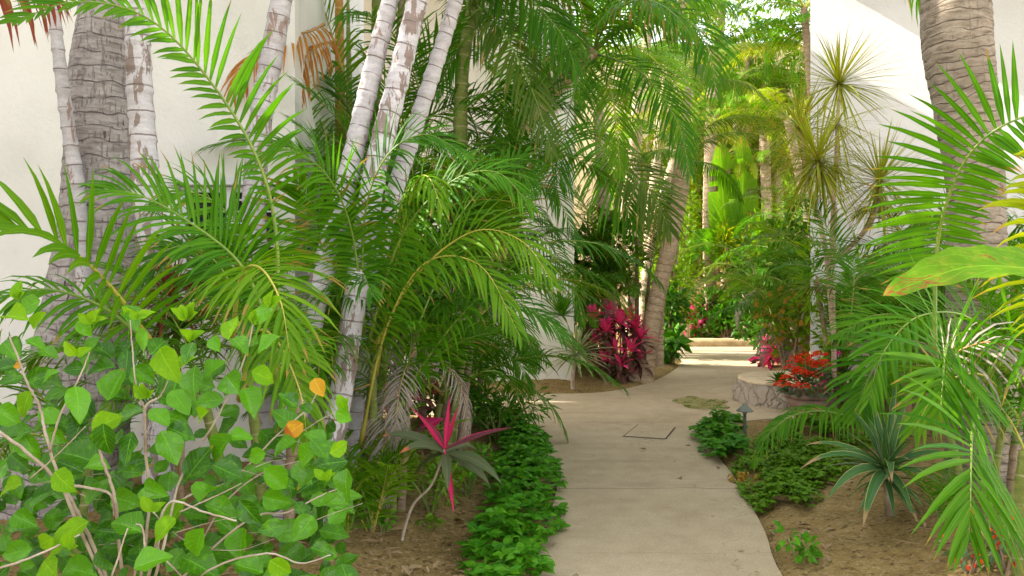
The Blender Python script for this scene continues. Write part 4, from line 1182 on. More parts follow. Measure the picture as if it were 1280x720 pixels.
for k_, sp in enumerate(([(455, 420, 4.8), (440, 290, 4.6), (405, 215, 4.4), (350, 185, 4.25), (310, 210, 4.2)], [(455, 420, 4.8), (455, 280, 4.6), (480, 200, 4.4), (530, 168, 4.3), (585, 195, 4.25)], [(460, 430, 4.8), (500, 300, 4.6), (560, 230, 4.4), (620, 215, 4.3), (665, 260, 4.25)],
                         [(465, 440, 4.8), (520, 345, 4.6), (590, 290, 4.5), (650, 300, 4.4), (690, 350, 4.35)], 
                         [(330, 420, 4.2), (315, 320, 4.05), (280, 262, 3.95), (235, 240, 3.85), (195, 255, 3.8)], [(320, 450, 4.1), (285, 350, 3.95), (245, 310, 3.85), (205, 315, 3.8), (175, 350, 3.75)])):
    hero(fq, sp, ('areca', 'areca_dark', 'areca', 'areca_light')[k_ % 4], 0.34, (0.05, -0.75, 0.65), 620 + k_, nl=46, lw=0.017, pet=0.2, vup=8, grav=0.95, ragged=0.09, jit=10)
# seedlings
areca('palm seedling with fine upright green fronds beside the stem foot', (-0.92, 4.55), [(0, 0, 0.06, 0, 0), (0.12, 0.05, 0.06, 0, 0)], ['small', 'small'], ['areca_light', 'areca'], 7, (0.75, 1.0), 47, r=0.012, name='palm_seedling')
areca('tiny palm seedling low on the soil under the leaning stems', (-1.0, 4.25), [(0, 0, 0.03, 0, 0)], ['small'], ['areca'], 7, (0.35, 0.5), 48, r=0.008, name='palm_seedling')

# burgundy cordyline in front of the trunk
root = thing('cordyline', 'burgundy thin leaved cordyline in front of the white stem', 'plant', gp(225, 4.2))
tp = P(215, 372, 4.1); mb = MB(); tube(mb, catmull([root.location + V((0, 0, -.03)), root.location.lerp(tp, 0.5) + V((0.03, 0, 0)), tp], 14), [0.014] * 14, 8); mb.build('stem', M['branch_brown'], root)
mb = MB(); rosette(mb, tp, 60, 0.42, 0.020, -40, 78, 7, 0.7, 0.35, 6, 3, prof=sword_prof); mb.build('leaves', M['cordyline'], root)
mb = MB(); rosette(mb, tp + V((0.06, -0.05, -0.16)), 40, 0.40, 0.024, -30, 50, 8, 0.9, 0.35, 6, 3, prof=sword_prof); mb.build('lower_leaves', M['areca_olive'], root)

# pink ti plant on a bent stem
root = thing('ti_plant', 'pink and olive leaved ti plant on a thin bent stem by the path edge', 'plant', V((*G(502, 700), 0)) + V((0, 0, 0.02)))
root.location = gp(502, 4.55)
tp = P(556, 562, 4.4)
mb = MB(); tube(mb, catmull([root.location + V((0, 0, -.03)), P(506, 660, 4.55), P(517, 630, 4.5), P(540, 605, 4.45), tp], 22), [0.010 - 0.0002 * i for i in range(22)], 8); mb.build('stem', M['branch'], root)
def aimed(mb, p0, specs, up=V((0, -0.6, 0.8)), m=0, grav=0.25, fold=0.3, prof=ti_prof):
    for (px, py, d, w) in specs:
        q = P(px, py, d); v = q - p0
        strap(mb, p0, v.normalized() + V((0, 0, grav * 0.35)), v.length * 1.03, w, up, grav, fold, 8, 5, prof, R.random(), m, R.uniform(-0.3, 0.3))
mb = MB(); aimed(mb, tp, [(514, 508, 4.3, 0.034), (562, 498, 4.4, 0.03), (567, 640, 4.2, 0.036), (572, 510, 4.5, 0.028)]); mb.build('pink_leaves', M['ti_red_pink'], root)
mb = MB(); aimed(mb, tp, [(640, 533, 4.2, 0.050), (528, 520, 4.5, 0.045)], m=0); mb.build('pink_edged_leaves', M['ti_pink_edge'], root)
mb = MB(); aimed(mb, tp + V((0, 0, -0.02)), [(628, 600, 4.1, 0.075), (612, 605, 4.3, 0.07), (478, 538, 4.4, 0.075), (500, 560, 4.15, 0.08), (535, 530, 4.7, 0.07), (598, 560, 4.7, 0.06), (560, 612, 4.1, 0.06), (515, 600, 4.6, .06)], grav=0.9); mb.build('olive_leaves', M['ti_olive'], root)

# small plants on the left bed
def tiny(label, px, d, n, leaf, r, h, mat, seed, name='small_plant', flowers=None, lumps=6, wid=0.5):
    return shrub(name, label, gp(px, d), (r, r, h), n, leaf, mat, seed, 'plant', 'branch_green', wid, None, flowers, 2, lumps)
tiny('small bushy schefflera with tiny pale leaves behind the bent stem', 540, 5.1, 420, 0.045, 0.30, 0.42, 'cover_pale', 61)
tiny('small pale leaved plant at the left of the bent stem', 492, 5.4, 280, 0.05, 0.24, 0.40, 'cover_pale', 62)
tiny('small dark leaved plant under the areca fronds', 585, 5.6, 300, 0.05, 0.3, 0.30, 'cover', 63)
tiny('weed tuft with pale narrow leaves on bare soil', 535, 4.75, 26, 0.05, 0.06, 0.07, 'cover_pale', 64, lumps=2)
tiny('weed sprig near the palm seedling', 478, 4.6, 40, 0.05, 0.07, 0.10, 'cover', 65, lumps=2)
tiny('magenta bougainvillea sprig between the palm stems', 462, 5.9, 200, 0.07, 0.22, 0.95, 'ti_dark', 66, 'bougainvillea', ('magenta', 0.25, 0.9))
tiny('dark ti plant deep among the palm stems', 490, 6.2, 90, 0.22, 0.25, 0.6, 'ti_dark', 67, 'ti_plant', ('ti_pink', 0.12, 1.0), wid=0.25)
tiny('grassy dark green shrub at the corner of the left bed', 620, 7.6, 700, 0.10, 0.5, 0.5, 'areca_dark', 68, 'shrub', wid=0.16, lumps=9)
tiny('dark shrub under the tall areca clump', 575, 8.4, 500, 0.10, 0.5, 0.6, 'shrub', 69, 'shrub', wid=0.4)
tiny('dry rust coloured weeds beside the small plants', 475, 5.0, 90, 0.07, 0.12, 0.30, 'shrub_brown', 70, 'weeds', wid=0.2)

# ------------------------------------------------------------------ hibiscus in front
rnd = random.Random(77)
hb = V((-1.5, 2.75, GH(-1.5, 2.75)))
root = thing('hibiscus', 'large leaved hibiscus shrub with bare grey branches in the left foreground', 'shrub', hb)
br = MB(); fo = MB(); yo = MB()
def bpath(spec, r0, r1):
    pts = [P(*q) for q in spec]
    n = 8 * len(pts)
    r0 *= 0.60; r1 *= 0.60
    c = catmull(pts, n)
    for i in range(1, n - 1): c[i] = c[i] + V((rnd.uniform(-1, 1), rnd.uniform(-1, 1), rnd.uniform(-1, 1))) * r0 * 0.25
    tube(br, c, [r0 + (r1 - r0) * i / (n - 1) for i in range(n)], 8, wob=0.08)
    return c
B0 = (165, 800, 2.85)
for spec, r0, r1 in [
    ([B0, (120, 690, 2.6), (75, 605, 2.45), (0, 540, 2.3), (-40, 520, 2.3)], 0.012, 0.006),
    ([(75, 605, 2.45), (110, 610, 2.45), (138, 618, 2.45), (143, 645, 2.5)], 0.008, 0.006),
    ([(38, 598, 2.4), (70, 570, 2.35), (107, 533, 2.3)], 0.004, 0.002),
    ([B0, (150, 690, 2.6), (143, 620, 2.45), (128, 575, 2.4), (120, 540, 2.35)], 0.011, 0.006),
    ([B0, (95, 650, 2.5), (62, 560, 2.4), (50, 510, 2.4), (35, 480, 2.35), (12, 420, 2.3)], 0.010, 0.004),
    ([(62, 565, 2.4), (75, 520, 2.35), (100, 470, 2.35), (112, 440, 2.35)], 0.006, 0.003),
    ([B0, (185, 650, 2.6), (182, 560, 2.5), (182, 510, 2.4), (200, 495, 2.4), (212, 470, 2.4)], 0.010, 0.004),
    ([(182, 515, 2.45), (170, 480, 2.4), (165, 430, 2.4), (163, 400, 2.4)], 0.005, 0.003),
    ([B0, (200, 700, 2.5), (225, 600, 2.6), (270, 525, 2.6), (305, 450, 2.6), (318, 400, 2.6)], 0.009, 0.003),
    ([B0, (190, 700, 2.45), (210, 630, 2.35), (255, 640, 2.3), (295, 651, 2.25)], 0.007, 0.004),
    ([(225, 640, 2.35), (270, 620, 2.3), (302, 604, 2.25)], 0.004, 0.002),
    ([B0, (230, 720, 2.6), (310, 650, 2.6), (360, 640, 2.6), (400, 620, 2.6), (425, 610, 2.6)], 0.008, 0.003),
    ([B0, (250, 720, 2.4), (330, 692, 2.35), (375, 704, 2.35), (413, 694, 2.3)], 0.006, 0.003),
    ([(-40, 720, 2.2), (10, 707, 2.2), (55, 690, 2.2), (100, 668, 2.25)], 0.006, 0.004),
    ([B0, (215, 640, 2.7), (290, 600, 2.8), (345, 545, 2.8), (385, 510, 2.8), (400, 480, 2.8)], 0.007, 0.003),
    ([(345, 545, 2.8), (375, 540, 2.75), (400, 525, 2.7), (420, 515, 2.7)], 0.004, 0.002),
    ([B0, (168, 720, 2.4), (180, 690, 2.3), (178, 660, 2.3), (170, 655, 2.3)], 0.006, 0.003),
    ([(240, 700, 2.7), (280, 630, 2.7), (330, 590, 2.7), (380, 575, 2.7)], 0.005, 0.003),
    ([B0, (140, 740, 2.3), (150, 690, 2.25), (160, 660, 2.25)], 0.006, 0.003),
    ([B0, (240, 750, 2.5), (200, 690, 2.4), (205, 660, 2.4), (192, 640, 2.35)], 0.005, 0.003)]:
    bpath(spec, r0, r1)
for _ in range(18):    # fine bare twigs
    x = rnd.uniform(20, 400); y = rnd.uniform(560, 710); d = rnd.uniform(2.4, 2.9)
    l = rnd.uniform(30, 90); a = rnd.uniform(-0.8, 0.5)
    bpath([(x, y, d), (x + l * 0.5, y + l * 0.5 * a + rnd.uniform(-8, 8), d), (x + l, y + l * a, d - 0.05)], 0.0025, 0.0012)
br.build('branches', M['branch'], root)
# leaf centres seen in the photograph and the pixels they span
HL = [(20, 395, 40), (48, 400, 36), (8, 520, 44), (70, 545, 38), (20, 545, 40), (60, 470, 34), (30, 650, 44), (130, 550, 40), (230, 455, 40), (260, 500, 40), (35, 383, 44), (14, 440, 42), (14, 475, 36), (45, 430, 30), (205, 452, 50), (290, 408, 46), (313, 500, 40), (98, 500, 50), (135, 527, 58), (160, 520, 44), (98, 568, 60), (37, 561, 46), (8, 608, 44), (190, 613, 48),
      (247, 578, 52), (212, 560, 48), (225, 540, 40), (275, 560, 46), (82, 668, 62), (52, 680, 40), (98, 712, 48), (158, 655, 52), (140, 665, 40), (250, 706, 64), (165, 395, 46), (172, 430, 46), (105, 410, 28), (110, 440, 48), (145, 480, 46),
      (125, 460, 44), (225, 500, 40), (268, 462, 46), (330, 392, 34), (300, 430, 34), (336, 432, 42), (395, 545, 36), (430, 520, 34), (412, 578, 50), (430, 606, 42), (376, 636, 36), (378, 570, 52), (400, 560, 40), (345, 598, 46), (355, 560, 44),
      (300, 545, 40), (312, 642, 48), (345, 625, 36), (278, 640, 50), (240, 478, 44), (200, 480, 42), (60, 440, 34), (30, 505, 40), (60, 520, 38), (120, 610, 46), (75, 600, 44), (45, 630, 40), (160, 560, 44), (165, 590, 36), (220, 640, 42),
      (260, 610, 46), (205, 660, 40), (245, 680, 50), (300, 680, 44), (340, 660, 40), (380, 660, 38), (60, 710, 44), (20, 690, 48), (130, 700, 40), (190, 700, 46), (310, 710, 44), (350, 710, 36), (330, 470, 34), (290, 480, 42), (360, 500, 30),
      (385, 600, 40), (320, 570, 38), (285, 590, 44), (250, 520, 40), (70, 480, 36), (10, 530, 36), (180, 470, 38), (200, 520, 36), (120, 580, 42), (150, 625, 40), (410, 625, 30), (425, 560, 30), (270, 430, 30), (235, 440, 36)]
for (px, py, sz) in HL:
    d = rnd.uniform(2.25, 2.65)
    c = P(px, py, d)
    nn = V((rnd.uniform(-0.9, 0.9), -1.0, rnd.uniform(-0.1, 1.7))).normalized()
    a = rnd.uniform(0, 2 * PI)
    if rnd.random() < 0.6: a = rnd.uniform(-PI * 0.95, -PI * 0.05)
    dd = V((math.cos(a), rnd.uniform(-0.3, 0.3), math.sin(a) * 0.8)); dd = (dd - nn * dd.dot(nn)).normalized()
    s = sz / F * d * rnd.uniform(0.78, 1.05)
    leaf_blade(fo, c - dd * s * 0.5, dd, nn, s, rnd.uniform(0.62, 0.82), 9, rnd.random(), 0 if rnd.random() < 0.8 else 1, rnd.uniform(0.05, 0.42), rnd.uniform(0.0, 0.55), 0.014, 7)
for i in range(430):       # leaves further inside the shrub
    px = rnd.uniform(-30, 430); top = 400 + 60 * abs(math.sin(px * 0.02)) if px < 330 else 480 + (px - 330) * 0.5
    py = rnd.uniform(max(top, 400), 750) if i < 200 else rnd.uniform(590, 770); d = rnd.uniform(2.6, 3.3)
    c = P(px, py, d)
    nn = V((rnd.uniform(-0.7, 0.7), -0.8, rnd.uniform(0.2, 1.4))).normalized(); dd = rdir(rnd, -1, 0.6); dd = (dd - nn * dd.dot(nn)).normalized()
    s = rnd.uniform(0.06, 0.12)
    leaf_blade(fo, c, dd, nn, s, rnd.uniform(0.6, 0.8), 7, rnd.random() * 0.6, 0, rnd.uniform(0.08, 0.3), rnd.uniform(0.05, 0.35), 0.02, 5)
for (px, py) in [(335, 385), (163, 398), (112, 405), (183, 498), (95, 445), (235, 400), (315, 405), (210, 465), (190, 640), (85, 685), (430, 515), (238, 425), (232, 400), (20, 375), (170, 400), (405, 600)]:   # young shoots
    c = P(px, py, rnd.uniform(2.2, 2.5))
    for j in range(3):
        dd = (V((rnd.uniform(-1, 1), rnd.uniform(-.6, .2), rnd.uniform(0.3, 1)))).normalized()
        leaf_blade(fo, c, dd, V((rnd.uniform(-.5, .5), -1, 0.6)), rnd.uniform(0.03, 0.06), 0.62, 6, rnd.random(), 1, 0.3, 0.2, 0.02, 5)
fo.build('foliage', [M['hibiscus'], M['hib_young']], root)
for (px, py, sz) in [(398, 484, 26), (366, 538, 30), (22, 457, 12)]:
    c = P(px, py, 2.6); nn = V((rnd.uniform(-.3, .3), -1, 0.4)).normalized(); dd = V((rnd.uniform(-1, 1), 0, rnd.uniform(-.5, .2))); dd = (dd - nn * dd.dot(nn)).normalized(); s = sz / F * 2.6
    mb = MB(); leaf_blade(mb, c - dd * s * 0.5, dd, nn, s, 0.78, 7, rnd.random(), 0, 0.2, 0.2, 0.02, 5); mb.build('yellow_leaf', M['hib_yellow'], root)

# ------------------------------------------------------------------ ground cover
def cover(name, label, centres, n, leaf, mat, h, seed, kind='stuff', spread=0.28, wid=0.62):
    rnd = random.Random(seed); mb = MB()
    pts = catmull([V((*c[:2], c[2])) for c in centres], 80)
    for i in range(n):
        q = pts[min(79, int(rnd.random() ** 0.9 * 80))]
        x = rnd.gauss(0, 0.5); x = max(-1, min(1, x))
        px = q.x + x * q.z; py = q.y + rnd.uniform(-0.12, 0.12)
        if mnoise.noise(V((px * 3.3 + seed, py * 3.3, 1.7))) < -0.30: continue
        g = GH(px, py)
        z = max(g, 0.0) + h * (1 - x * x) ** 0.5 * rnd.uniform(0.35, 1.0) * (0.80 + 0.75 * mnoise.noise(V((px * 5, py * 5, seed)))) + 0.02
        c = V((px, py, z))
        a = rnd.uniform(0, 2 * PI)
        for j in range(4):
            aj = a + j * PI / 2 + rnd.uniform(-0.4, 0.4)
            d = V((math.cos(aj), math.sin(aj), rnd.uniform(0.0, 0.7))).normalized()
            leaf_blade(mb, c, d, UP + V((rnd.uniform(-.4, .4), rnd.uniform(-.5, .2), 0)) , leaf * rnd.uniform(0.6, 1.15), wid, 4, rnd.random(), 0, 0.16, rnd.uniform(0.1, 0.5), 0, 3)
    o = mb.build(name, M[mat], None, (pts[40].x, pts[40].y, 0)); tag(o, label, None, None, kind)
    return o
cover('groundcover', 'dense glossy green ground cover edging the left side of the path',
      [(0.02, 3.6, 0.15), (-0.03, 4.3, 0.22), (0.03, 5.0, 0.25), (0.10, 5.8, 0.25), (0.13, 6.6, 0.24), (0.12, 7.3, 0.22), (0.02, 8.0, 0.2), (-0.2, 8.6, 0.2)], 1350, 0.075, 'cover', 0.24, 91)
cover('groundcover', 'leafy ground cover round the path light', [(1.88, 6.9, 0.18), (1.95, 7.4, 0.2), (2.0, 8.0, 0.22), (2.25, 8.45, 0.22)], 380, 0.075, 'cover', 0.20, 92)
cover('groundcover', 'low pale green creeper on the right bed', [(1.78, 5.35, 0.14), (1.98, 5.8, 0.30), (2.25, 6.3, 0.48), (2.5, 6.9, 0.55), (2.8, 7.5, 0.5)], 4200, 0.044, 'cover_pale', 0.15, 93)
tiny('young round leaved weed at the right edge of the path', 1000, 4.35, 60, 0.055, 0.13, 0.16, 'cover', 94, lumps=4, wid=0.8)
tiny('yellowing low weed on the right path edge', 925, 6.2, 70, 0.05, 0.14, 0.10, 'croton', 95, lumps=3)

# leaf litter, twigs
rnd = random.Random(3); mb = MB()
for i in range(5200):
    if rnd.random() < 0.55: x = rnd.uniform(-1.6, 0.35); y = rnd.uniform(3.6, 7.5)
    elif rnd.random() < 0.6: x = rnd.uniform(1.2, 3.6); y = rnd.uniform(3.2, 8)
    else: x = rnd.uniform(-0.5, 3.9); y = rnd.uniform(11.3, 20)
    dd = PDIST(x, y)
    if dd < 0.03 and not (dd < 0 and rnd.random() < 0.10): continue
    z = (GH(x, y) + 0.012 + rnd.uniform(0, 0.02)) if dd > 0 else 0.006
    a = rnd.uniform(0, 2 * PI)
    leaf_blade(mb, V((x, y, z)), V((math.cos(a), math.sin(a), rnd.uniform(-.1, .2))), UP + V((rnd.uniform(-.4, .4), rnd.uniform(-.4, .4), 0)), rnd.choice((0.012, 0.02, 0.03, 0.05, 0.09)) * rnd.uniform(0.7, 1.2), rnd.uniform(0.15, 0.5), 2, rnd.random(), 0, 0.2, rnd.uniform(-.2, .3), 0, 3)
for i in range(160):
    x = rnd.uniform(-1.5, 0.2) if i % 2 else rnd.uniform(1.4, 3.2); y = rnd.uniform(3.6, 6.5)
    if PDIST(x, y) < 0.05: continue
    a = rnd.uniform(0, 2 * PI); l = rnd.uniform(0.05, 0.2); z = GH(x, y) + 0.02
    tube(mb, [V((x, y, z)), V((x + math.cos(a) * l * .5, y + math.sin(a) * l * .5, z + rnd.uniform(0, .02))), V((x + math.cos(a) * l, y + math.sin(a) * l, z))], [0.003, 0.003, 0.0015], 4)
tag(mb.build('leaf_litter', M['litter'], None, (0, 5, 0)), 'dry leaf scraps and twigs scattered over the bare soil', None, None, 'stuff')

# ================================================================== ISLAND BED
root, cp = stem_palm('leaning tan palm trunk rising from the island bed', [(800, 478, 12.9, 38), (804, 464, 12.9, 29), (811, 420, 12.9, 23), (822, 370, 12.9, 21), (836, 310, 12.85, 20), (847, 260, 12.8, 19), (853, 225, 12.75, 18), (854, 205, 12.7, 18)], 'bark_tan',
                     ((8, ['coco', 'coco2', 'arch', 'coco3'], ['areca_olive', 'areca', 'areca_light']), dict(s=(0.5, 0.7), seed=101, tilt=(8, 26))), lip=0.008, ring=0.13, seg=18)
stem_palm('second tan trunk close behind the leaning one', [(822, 458, 13.4, 16), (824, 400, 13.4, 12), (831, 330, 13.4, 11), (845, 230, 13.4, 12), (862, 110, 13.4, 11)], 'bark_tan', ((7, ['coco', 'coco2', 'coco3'], ['areca', 'areca_light', 'areca_olive']), dict(s=(0.55, 0.75), seed=102, tilt=(6, 24))), lip=0.01, ring=0.14)
root, cp = stem_palm('straight mottled palm trunk behind the pink ti plant', [(760, 460, 13.9, 21), (760, 400, 13.9, 18), (757, 330, 13.9, 17), (755, 270, 13.9, 16), (752, 200, 13.9, 15), (748, 140, 13.9, 14)], 'bark_tan',
                     ((8, ['coco', 'coco2', 'arch'], ['areca_olive', 'areca', 'areca_dark']), dict(s=(0.6, 0.8), seed=103)), lip=0.012, ring=0.11, wob=0.06)
hero(root, [(745, 150, 12.1), (752, 182, 11.6), (764, 212, 11.3), (778, 245, 11.2), (792, 285, 11.2)], 'areca', 1.05, (0.35, -0.85, 0.3), 104, nl=36, lw=0.040, pet=0.02, vup=-4, grav=0.9, a0=70, a1=18, ragged=0.0)
hero(root, [(750, 180, 12.1), (770, 203, 11.6), (791, 219, 11.3), (816, 243, 11.0), (838, 290, 10.9)], 'areca_olive', 0.85, (0.0, -0.9, 0.4), 105, nl=36, lw=0.042, pet=0.1, vup=-2, grav=0.6, a0=64, ragged=0.0)
hero(root, [(748, 140, 12.3), (775, 70, 11.8), (800, 60, 11.6), (845, 110, 11.2), (858, 180, 11.1)], 'areca_light', 0.95, (0.2, -0.9, 0.35), 106, nl=44, lw=0.036, pet=0.1, vup=0, grav=0.8, a0=66, a1=24)
hero(root, [(748, 140, 12.3), (730, 60, 12.0), (700, 30, 11.7), (650, 60, 11.4), (625, 120, 11.3)], 'areca', 0.95, (0, -0.9, 0.35), 107, nl=44, lw=0.036, pet=0.1, vup=0, grav=1.0, a0=66, a1=24)
areca('green caned palm between the two trunks of the island bed', (2.05, 13.3), [(0, 0, 1.3, -0.1, 0), (0.15, 0.1, 1.8, 0.1, 0), (-0.15, 0.0, 1.6, -0.2, 0), (0.05, .2, 2.3, 0, 0), (-0.3, .1, 2.2, -.3, 0)], ['erect', 'arch', 'low', 'erect2'], ['areca', 'areca_olive', 'areca_light'], 5, (0.65, 0.85), 108, r=0.035, avoid=(-20, 60))
areca('dark caned palm behind the spiky plant of the island bed', (1.30, 13.1), [(0, 0, 0.8, -0.1, 0), (0.15, 0, 1.2, 0.1, 0)], ['erect', 'arch', 'low'], ['areca_dark', 'areca'], 6, (0.6, 0.8), 109, r=0.03)
root = thing('yucca', 'pale spiky variegated yucca at the front of the island bed', 'plant', gp(716, 11.75))
mb = MB(); tube(mb, catmull([root.location + V((0, 0, -.05)), P(716, 470, 11.75), P(720, 440, 11.75)], 12), [0.03] * 12, 8); mb.build('stem', M['branch'], root)
mb = MB(); rosette(mb, P(720, 442, 11.75), 80, 0.68, 0.044, -35, 82, 5, 0.35, 0.4, 5, 3, prof=sword_prof); mb.build('leaves', M['spiky'], root)
mb = MB(); rosette(mb, P(702, 395, 12.1), 46, 0.65, 0.040, -10, 80, 6, 0.3, 0.4, 5, 3, prof=sword_prof); mb.build('back_leaves', M['areca_dark'], root)
# pink ti clump
root = thing('ti_plant', 'clump of hot pink and maroon ti plants under the leaning palm', 'plant', gp(770, 12.9))
pk_ = MB(); dk = MB(); st = MB(); rnd = random.Random(8)
for (px, py, d) in [(762, 392, 12.1), (742, 398, 12.0), (775, 405, 11.9), (785, 400, 12.1), (757, 415, 11.8), (795, 412, 12.0), (802, 424, 11.9), (770, 438, 11.7), (745, 430, 11.9), (788, 440, 11.7), (775, 458, 11.6), (755, 452, 11.7), (800, 450, 11.9)]:
    d += 0.9; c = P(px, py, d); gb = V((root.location.x + (c.x - root.location.x) * 0.5, d, root.location.z - 0.03))
    tube(st, catmull([gb, gb.lerp(c, 0.55) + V((0.02, 0, 0)), c], 8), [0.014] * 8, 6)
    rosette(pk_, c, 18 if py < 430 else 10, 0.36, 0.085, 0, 80, px, 0.5, 0.3, 6, 3, prof=ti_prof)
    rosette(dk, c + V((0, 0, -0.08)), 11, 0.36, 0.075, -45, 25, px + 1, 1.2, 0.3, 6, 3, prof=ti_prof)
st.build('stems', M['branch_brown'], root); pk_.build('pink_leaves', M['ti_pink'], root); dk.build('maroon_leaves', M['ti_dark'], root)
shrub('shrub', 'dark broadleaf shrub behind the island bed', gp(735, 13.6), (0.9, 0.6, 2.4), 900, 0.20, 'shrub', 111, lumps=10)
shrub('shrub', 'dark leafy shrub at the foot of the leaning trunk on its far side', gp(833, 17.3), (0.40, 0.6, 1.6), 520, 0.20, 'shrub', 112)
shrub('shrub', 'low broad leaved plant right of the leaning trunk foot', gp(840, 15.6), (0.22, 0.3, 0.6), 140, 0.26, 'cover', 113, wid=0.45)
shrub('shrub', 'yellow green hanging thicket behind the leaning trunk', gp(836, 18.0), (0.75, 0.7, 3.6), 1900, 0.16, 'shrub_bright', 114, wid=0.35, lumps=14)

# ================================================================== FAR END
def far_palm(label, spec, mats, seed, s=(0.7, 0.95), n=11, mat='bark_tan', kinds=('coco', 'coco2', 'coco3', 'coco')):
    return stem_palm(label, spec, mat, ((n, list(kinds), list(mats)), dict(s=s, seed=seed)), lip=0.012, ring=0.16, seg=14)
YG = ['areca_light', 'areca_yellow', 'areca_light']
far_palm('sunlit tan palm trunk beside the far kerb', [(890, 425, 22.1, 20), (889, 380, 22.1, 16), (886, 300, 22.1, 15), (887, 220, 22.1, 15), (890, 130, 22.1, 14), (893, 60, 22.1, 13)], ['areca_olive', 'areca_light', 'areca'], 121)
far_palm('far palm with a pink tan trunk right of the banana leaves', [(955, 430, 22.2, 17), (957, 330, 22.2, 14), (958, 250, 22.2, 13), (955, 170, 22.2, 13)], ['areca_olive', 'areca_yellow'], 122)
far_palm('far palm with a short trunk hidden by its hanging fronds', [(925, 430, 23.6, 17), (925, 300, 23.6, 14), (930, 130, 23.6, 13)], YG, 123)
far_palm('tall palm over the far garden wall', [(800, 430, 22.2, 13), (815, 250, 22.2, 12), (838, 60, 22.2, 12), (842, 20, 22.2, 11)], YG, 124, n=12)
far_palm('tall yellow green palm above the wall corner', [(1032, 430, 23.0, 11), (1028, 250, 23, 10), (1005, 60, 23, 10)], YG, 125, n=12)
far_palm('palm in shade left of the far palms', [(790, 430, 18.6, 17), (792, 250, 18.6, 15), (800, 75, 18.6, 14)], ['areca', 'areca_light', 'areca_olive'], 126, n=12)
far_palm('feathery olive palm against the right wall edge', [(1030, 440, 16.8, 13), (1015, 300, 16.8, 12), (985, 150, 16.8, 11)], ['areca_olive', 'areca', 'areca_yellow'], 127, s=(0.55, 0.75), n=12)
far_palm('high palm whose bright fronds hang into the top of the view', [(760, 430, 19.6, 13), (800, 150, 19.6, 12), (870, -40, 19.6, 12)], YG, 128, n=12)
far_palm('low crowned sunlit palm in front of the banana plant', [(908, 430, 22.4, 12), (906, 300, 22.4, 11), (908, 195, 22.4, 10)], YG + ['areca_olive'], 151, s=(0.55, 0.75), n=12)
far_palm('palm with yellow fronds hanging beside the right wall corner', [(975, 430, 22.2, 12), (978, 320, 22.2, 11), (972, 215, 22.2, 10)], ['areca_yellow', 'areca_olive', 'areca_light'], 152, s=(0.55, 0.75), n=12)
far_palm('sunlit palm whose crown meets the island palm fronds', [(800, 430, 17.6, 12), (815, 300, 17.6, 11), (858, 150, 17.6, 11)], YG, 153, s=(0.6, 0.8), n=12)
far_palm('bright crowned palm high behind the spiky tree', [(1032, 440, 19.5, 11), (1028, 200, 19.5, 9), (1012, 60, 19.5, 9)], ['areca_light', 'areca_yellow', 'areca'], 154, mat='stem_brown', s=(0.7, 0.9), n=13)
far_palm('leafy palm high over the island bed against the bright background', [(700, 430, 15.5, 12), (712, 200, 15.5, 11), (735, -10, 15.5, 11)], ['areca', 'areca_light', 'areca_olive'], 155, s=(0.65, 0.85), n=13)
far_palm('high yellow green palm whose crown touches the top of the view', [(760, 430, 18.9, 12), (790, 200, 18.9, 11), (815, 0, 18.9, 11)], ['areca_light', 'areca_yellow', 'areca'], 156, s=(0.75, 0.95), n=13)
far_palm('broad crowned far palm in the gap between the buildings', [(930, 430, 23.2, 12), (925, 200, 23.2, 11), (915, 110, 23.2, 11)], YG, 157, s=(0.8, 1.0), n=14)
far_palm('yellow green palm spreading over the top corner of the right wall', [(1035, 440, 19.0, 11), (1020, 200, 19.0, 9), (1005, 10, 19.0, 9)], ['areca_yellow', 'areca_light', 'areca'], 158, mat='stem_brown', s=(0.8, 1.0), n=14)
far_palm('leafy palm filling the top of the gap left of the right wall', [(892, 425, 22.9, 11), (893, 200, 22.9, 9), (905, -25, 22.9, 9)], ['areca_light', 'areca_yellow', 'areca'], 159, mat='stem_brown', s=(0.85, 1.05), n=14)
# banana / traveller palm
def bigleaf(mb, pts, w, seed, m=0, nor=V((0, -1, 0.2)), rows=26, tear=0.25, sag=0.10):
    rnd = random.Random(seed)
    pts = catmull(pts, rows + 1); T = frames(pts)
    prev = None; tears = {rnd.randrange(3, rows - 2) for _ in range(int(rows * tear))}
    for i, p in enumerate(pts):
        s = i / rows
        side = T[i].cross(nor).normalized(); nn = side.cross(T[i]).normalized()
        ww = w * (math.sin(PI * min(1.0, (0.04 + 0.96 * s)) ** 0.8) ** 0.6) * 0.5
        if i == rows: ww = 0.004
        ids = []
        for j in range(7):
            x = j / 3 - 1
            q = p + side * ww * x + nn * (abs(x) * 0.28 * ww) - V((0, 0, sag * ww * x * x)) + T[i] * (0.12 * ww * abs(x)) + nn * 0.02 * w * math.sin(i * 1.3 + x * 2) * abs(x)
            ids.append(mb.vert(q, (x * 0.5 + 0.5, s, rnd.random() * 0.25 + (seed % 7) / 10)))
        if prev:
            for j in range(6):
                if i in tears and j in (0, 1, 4, 5) and (seed + i) % 2 == (0 if j < 3 else 1): continue
                mb.face((prev[j], prev[j + 1], ids[j + 1], ids[j]), m)
        prev = ids
root = thing('banana_plant', 'banana plant with large bright yellow green leaves in front of the far wall', 'plant', gp(915, 21.9))
ps = MB(); tube(ps, catmull([root.location + V((0, 0, -.1)), P(915, 350, 21.9), P(913, 300, 21.9)], 10), [0.11] * 10, 12); ps.build('stem', M['stem_green'], root)
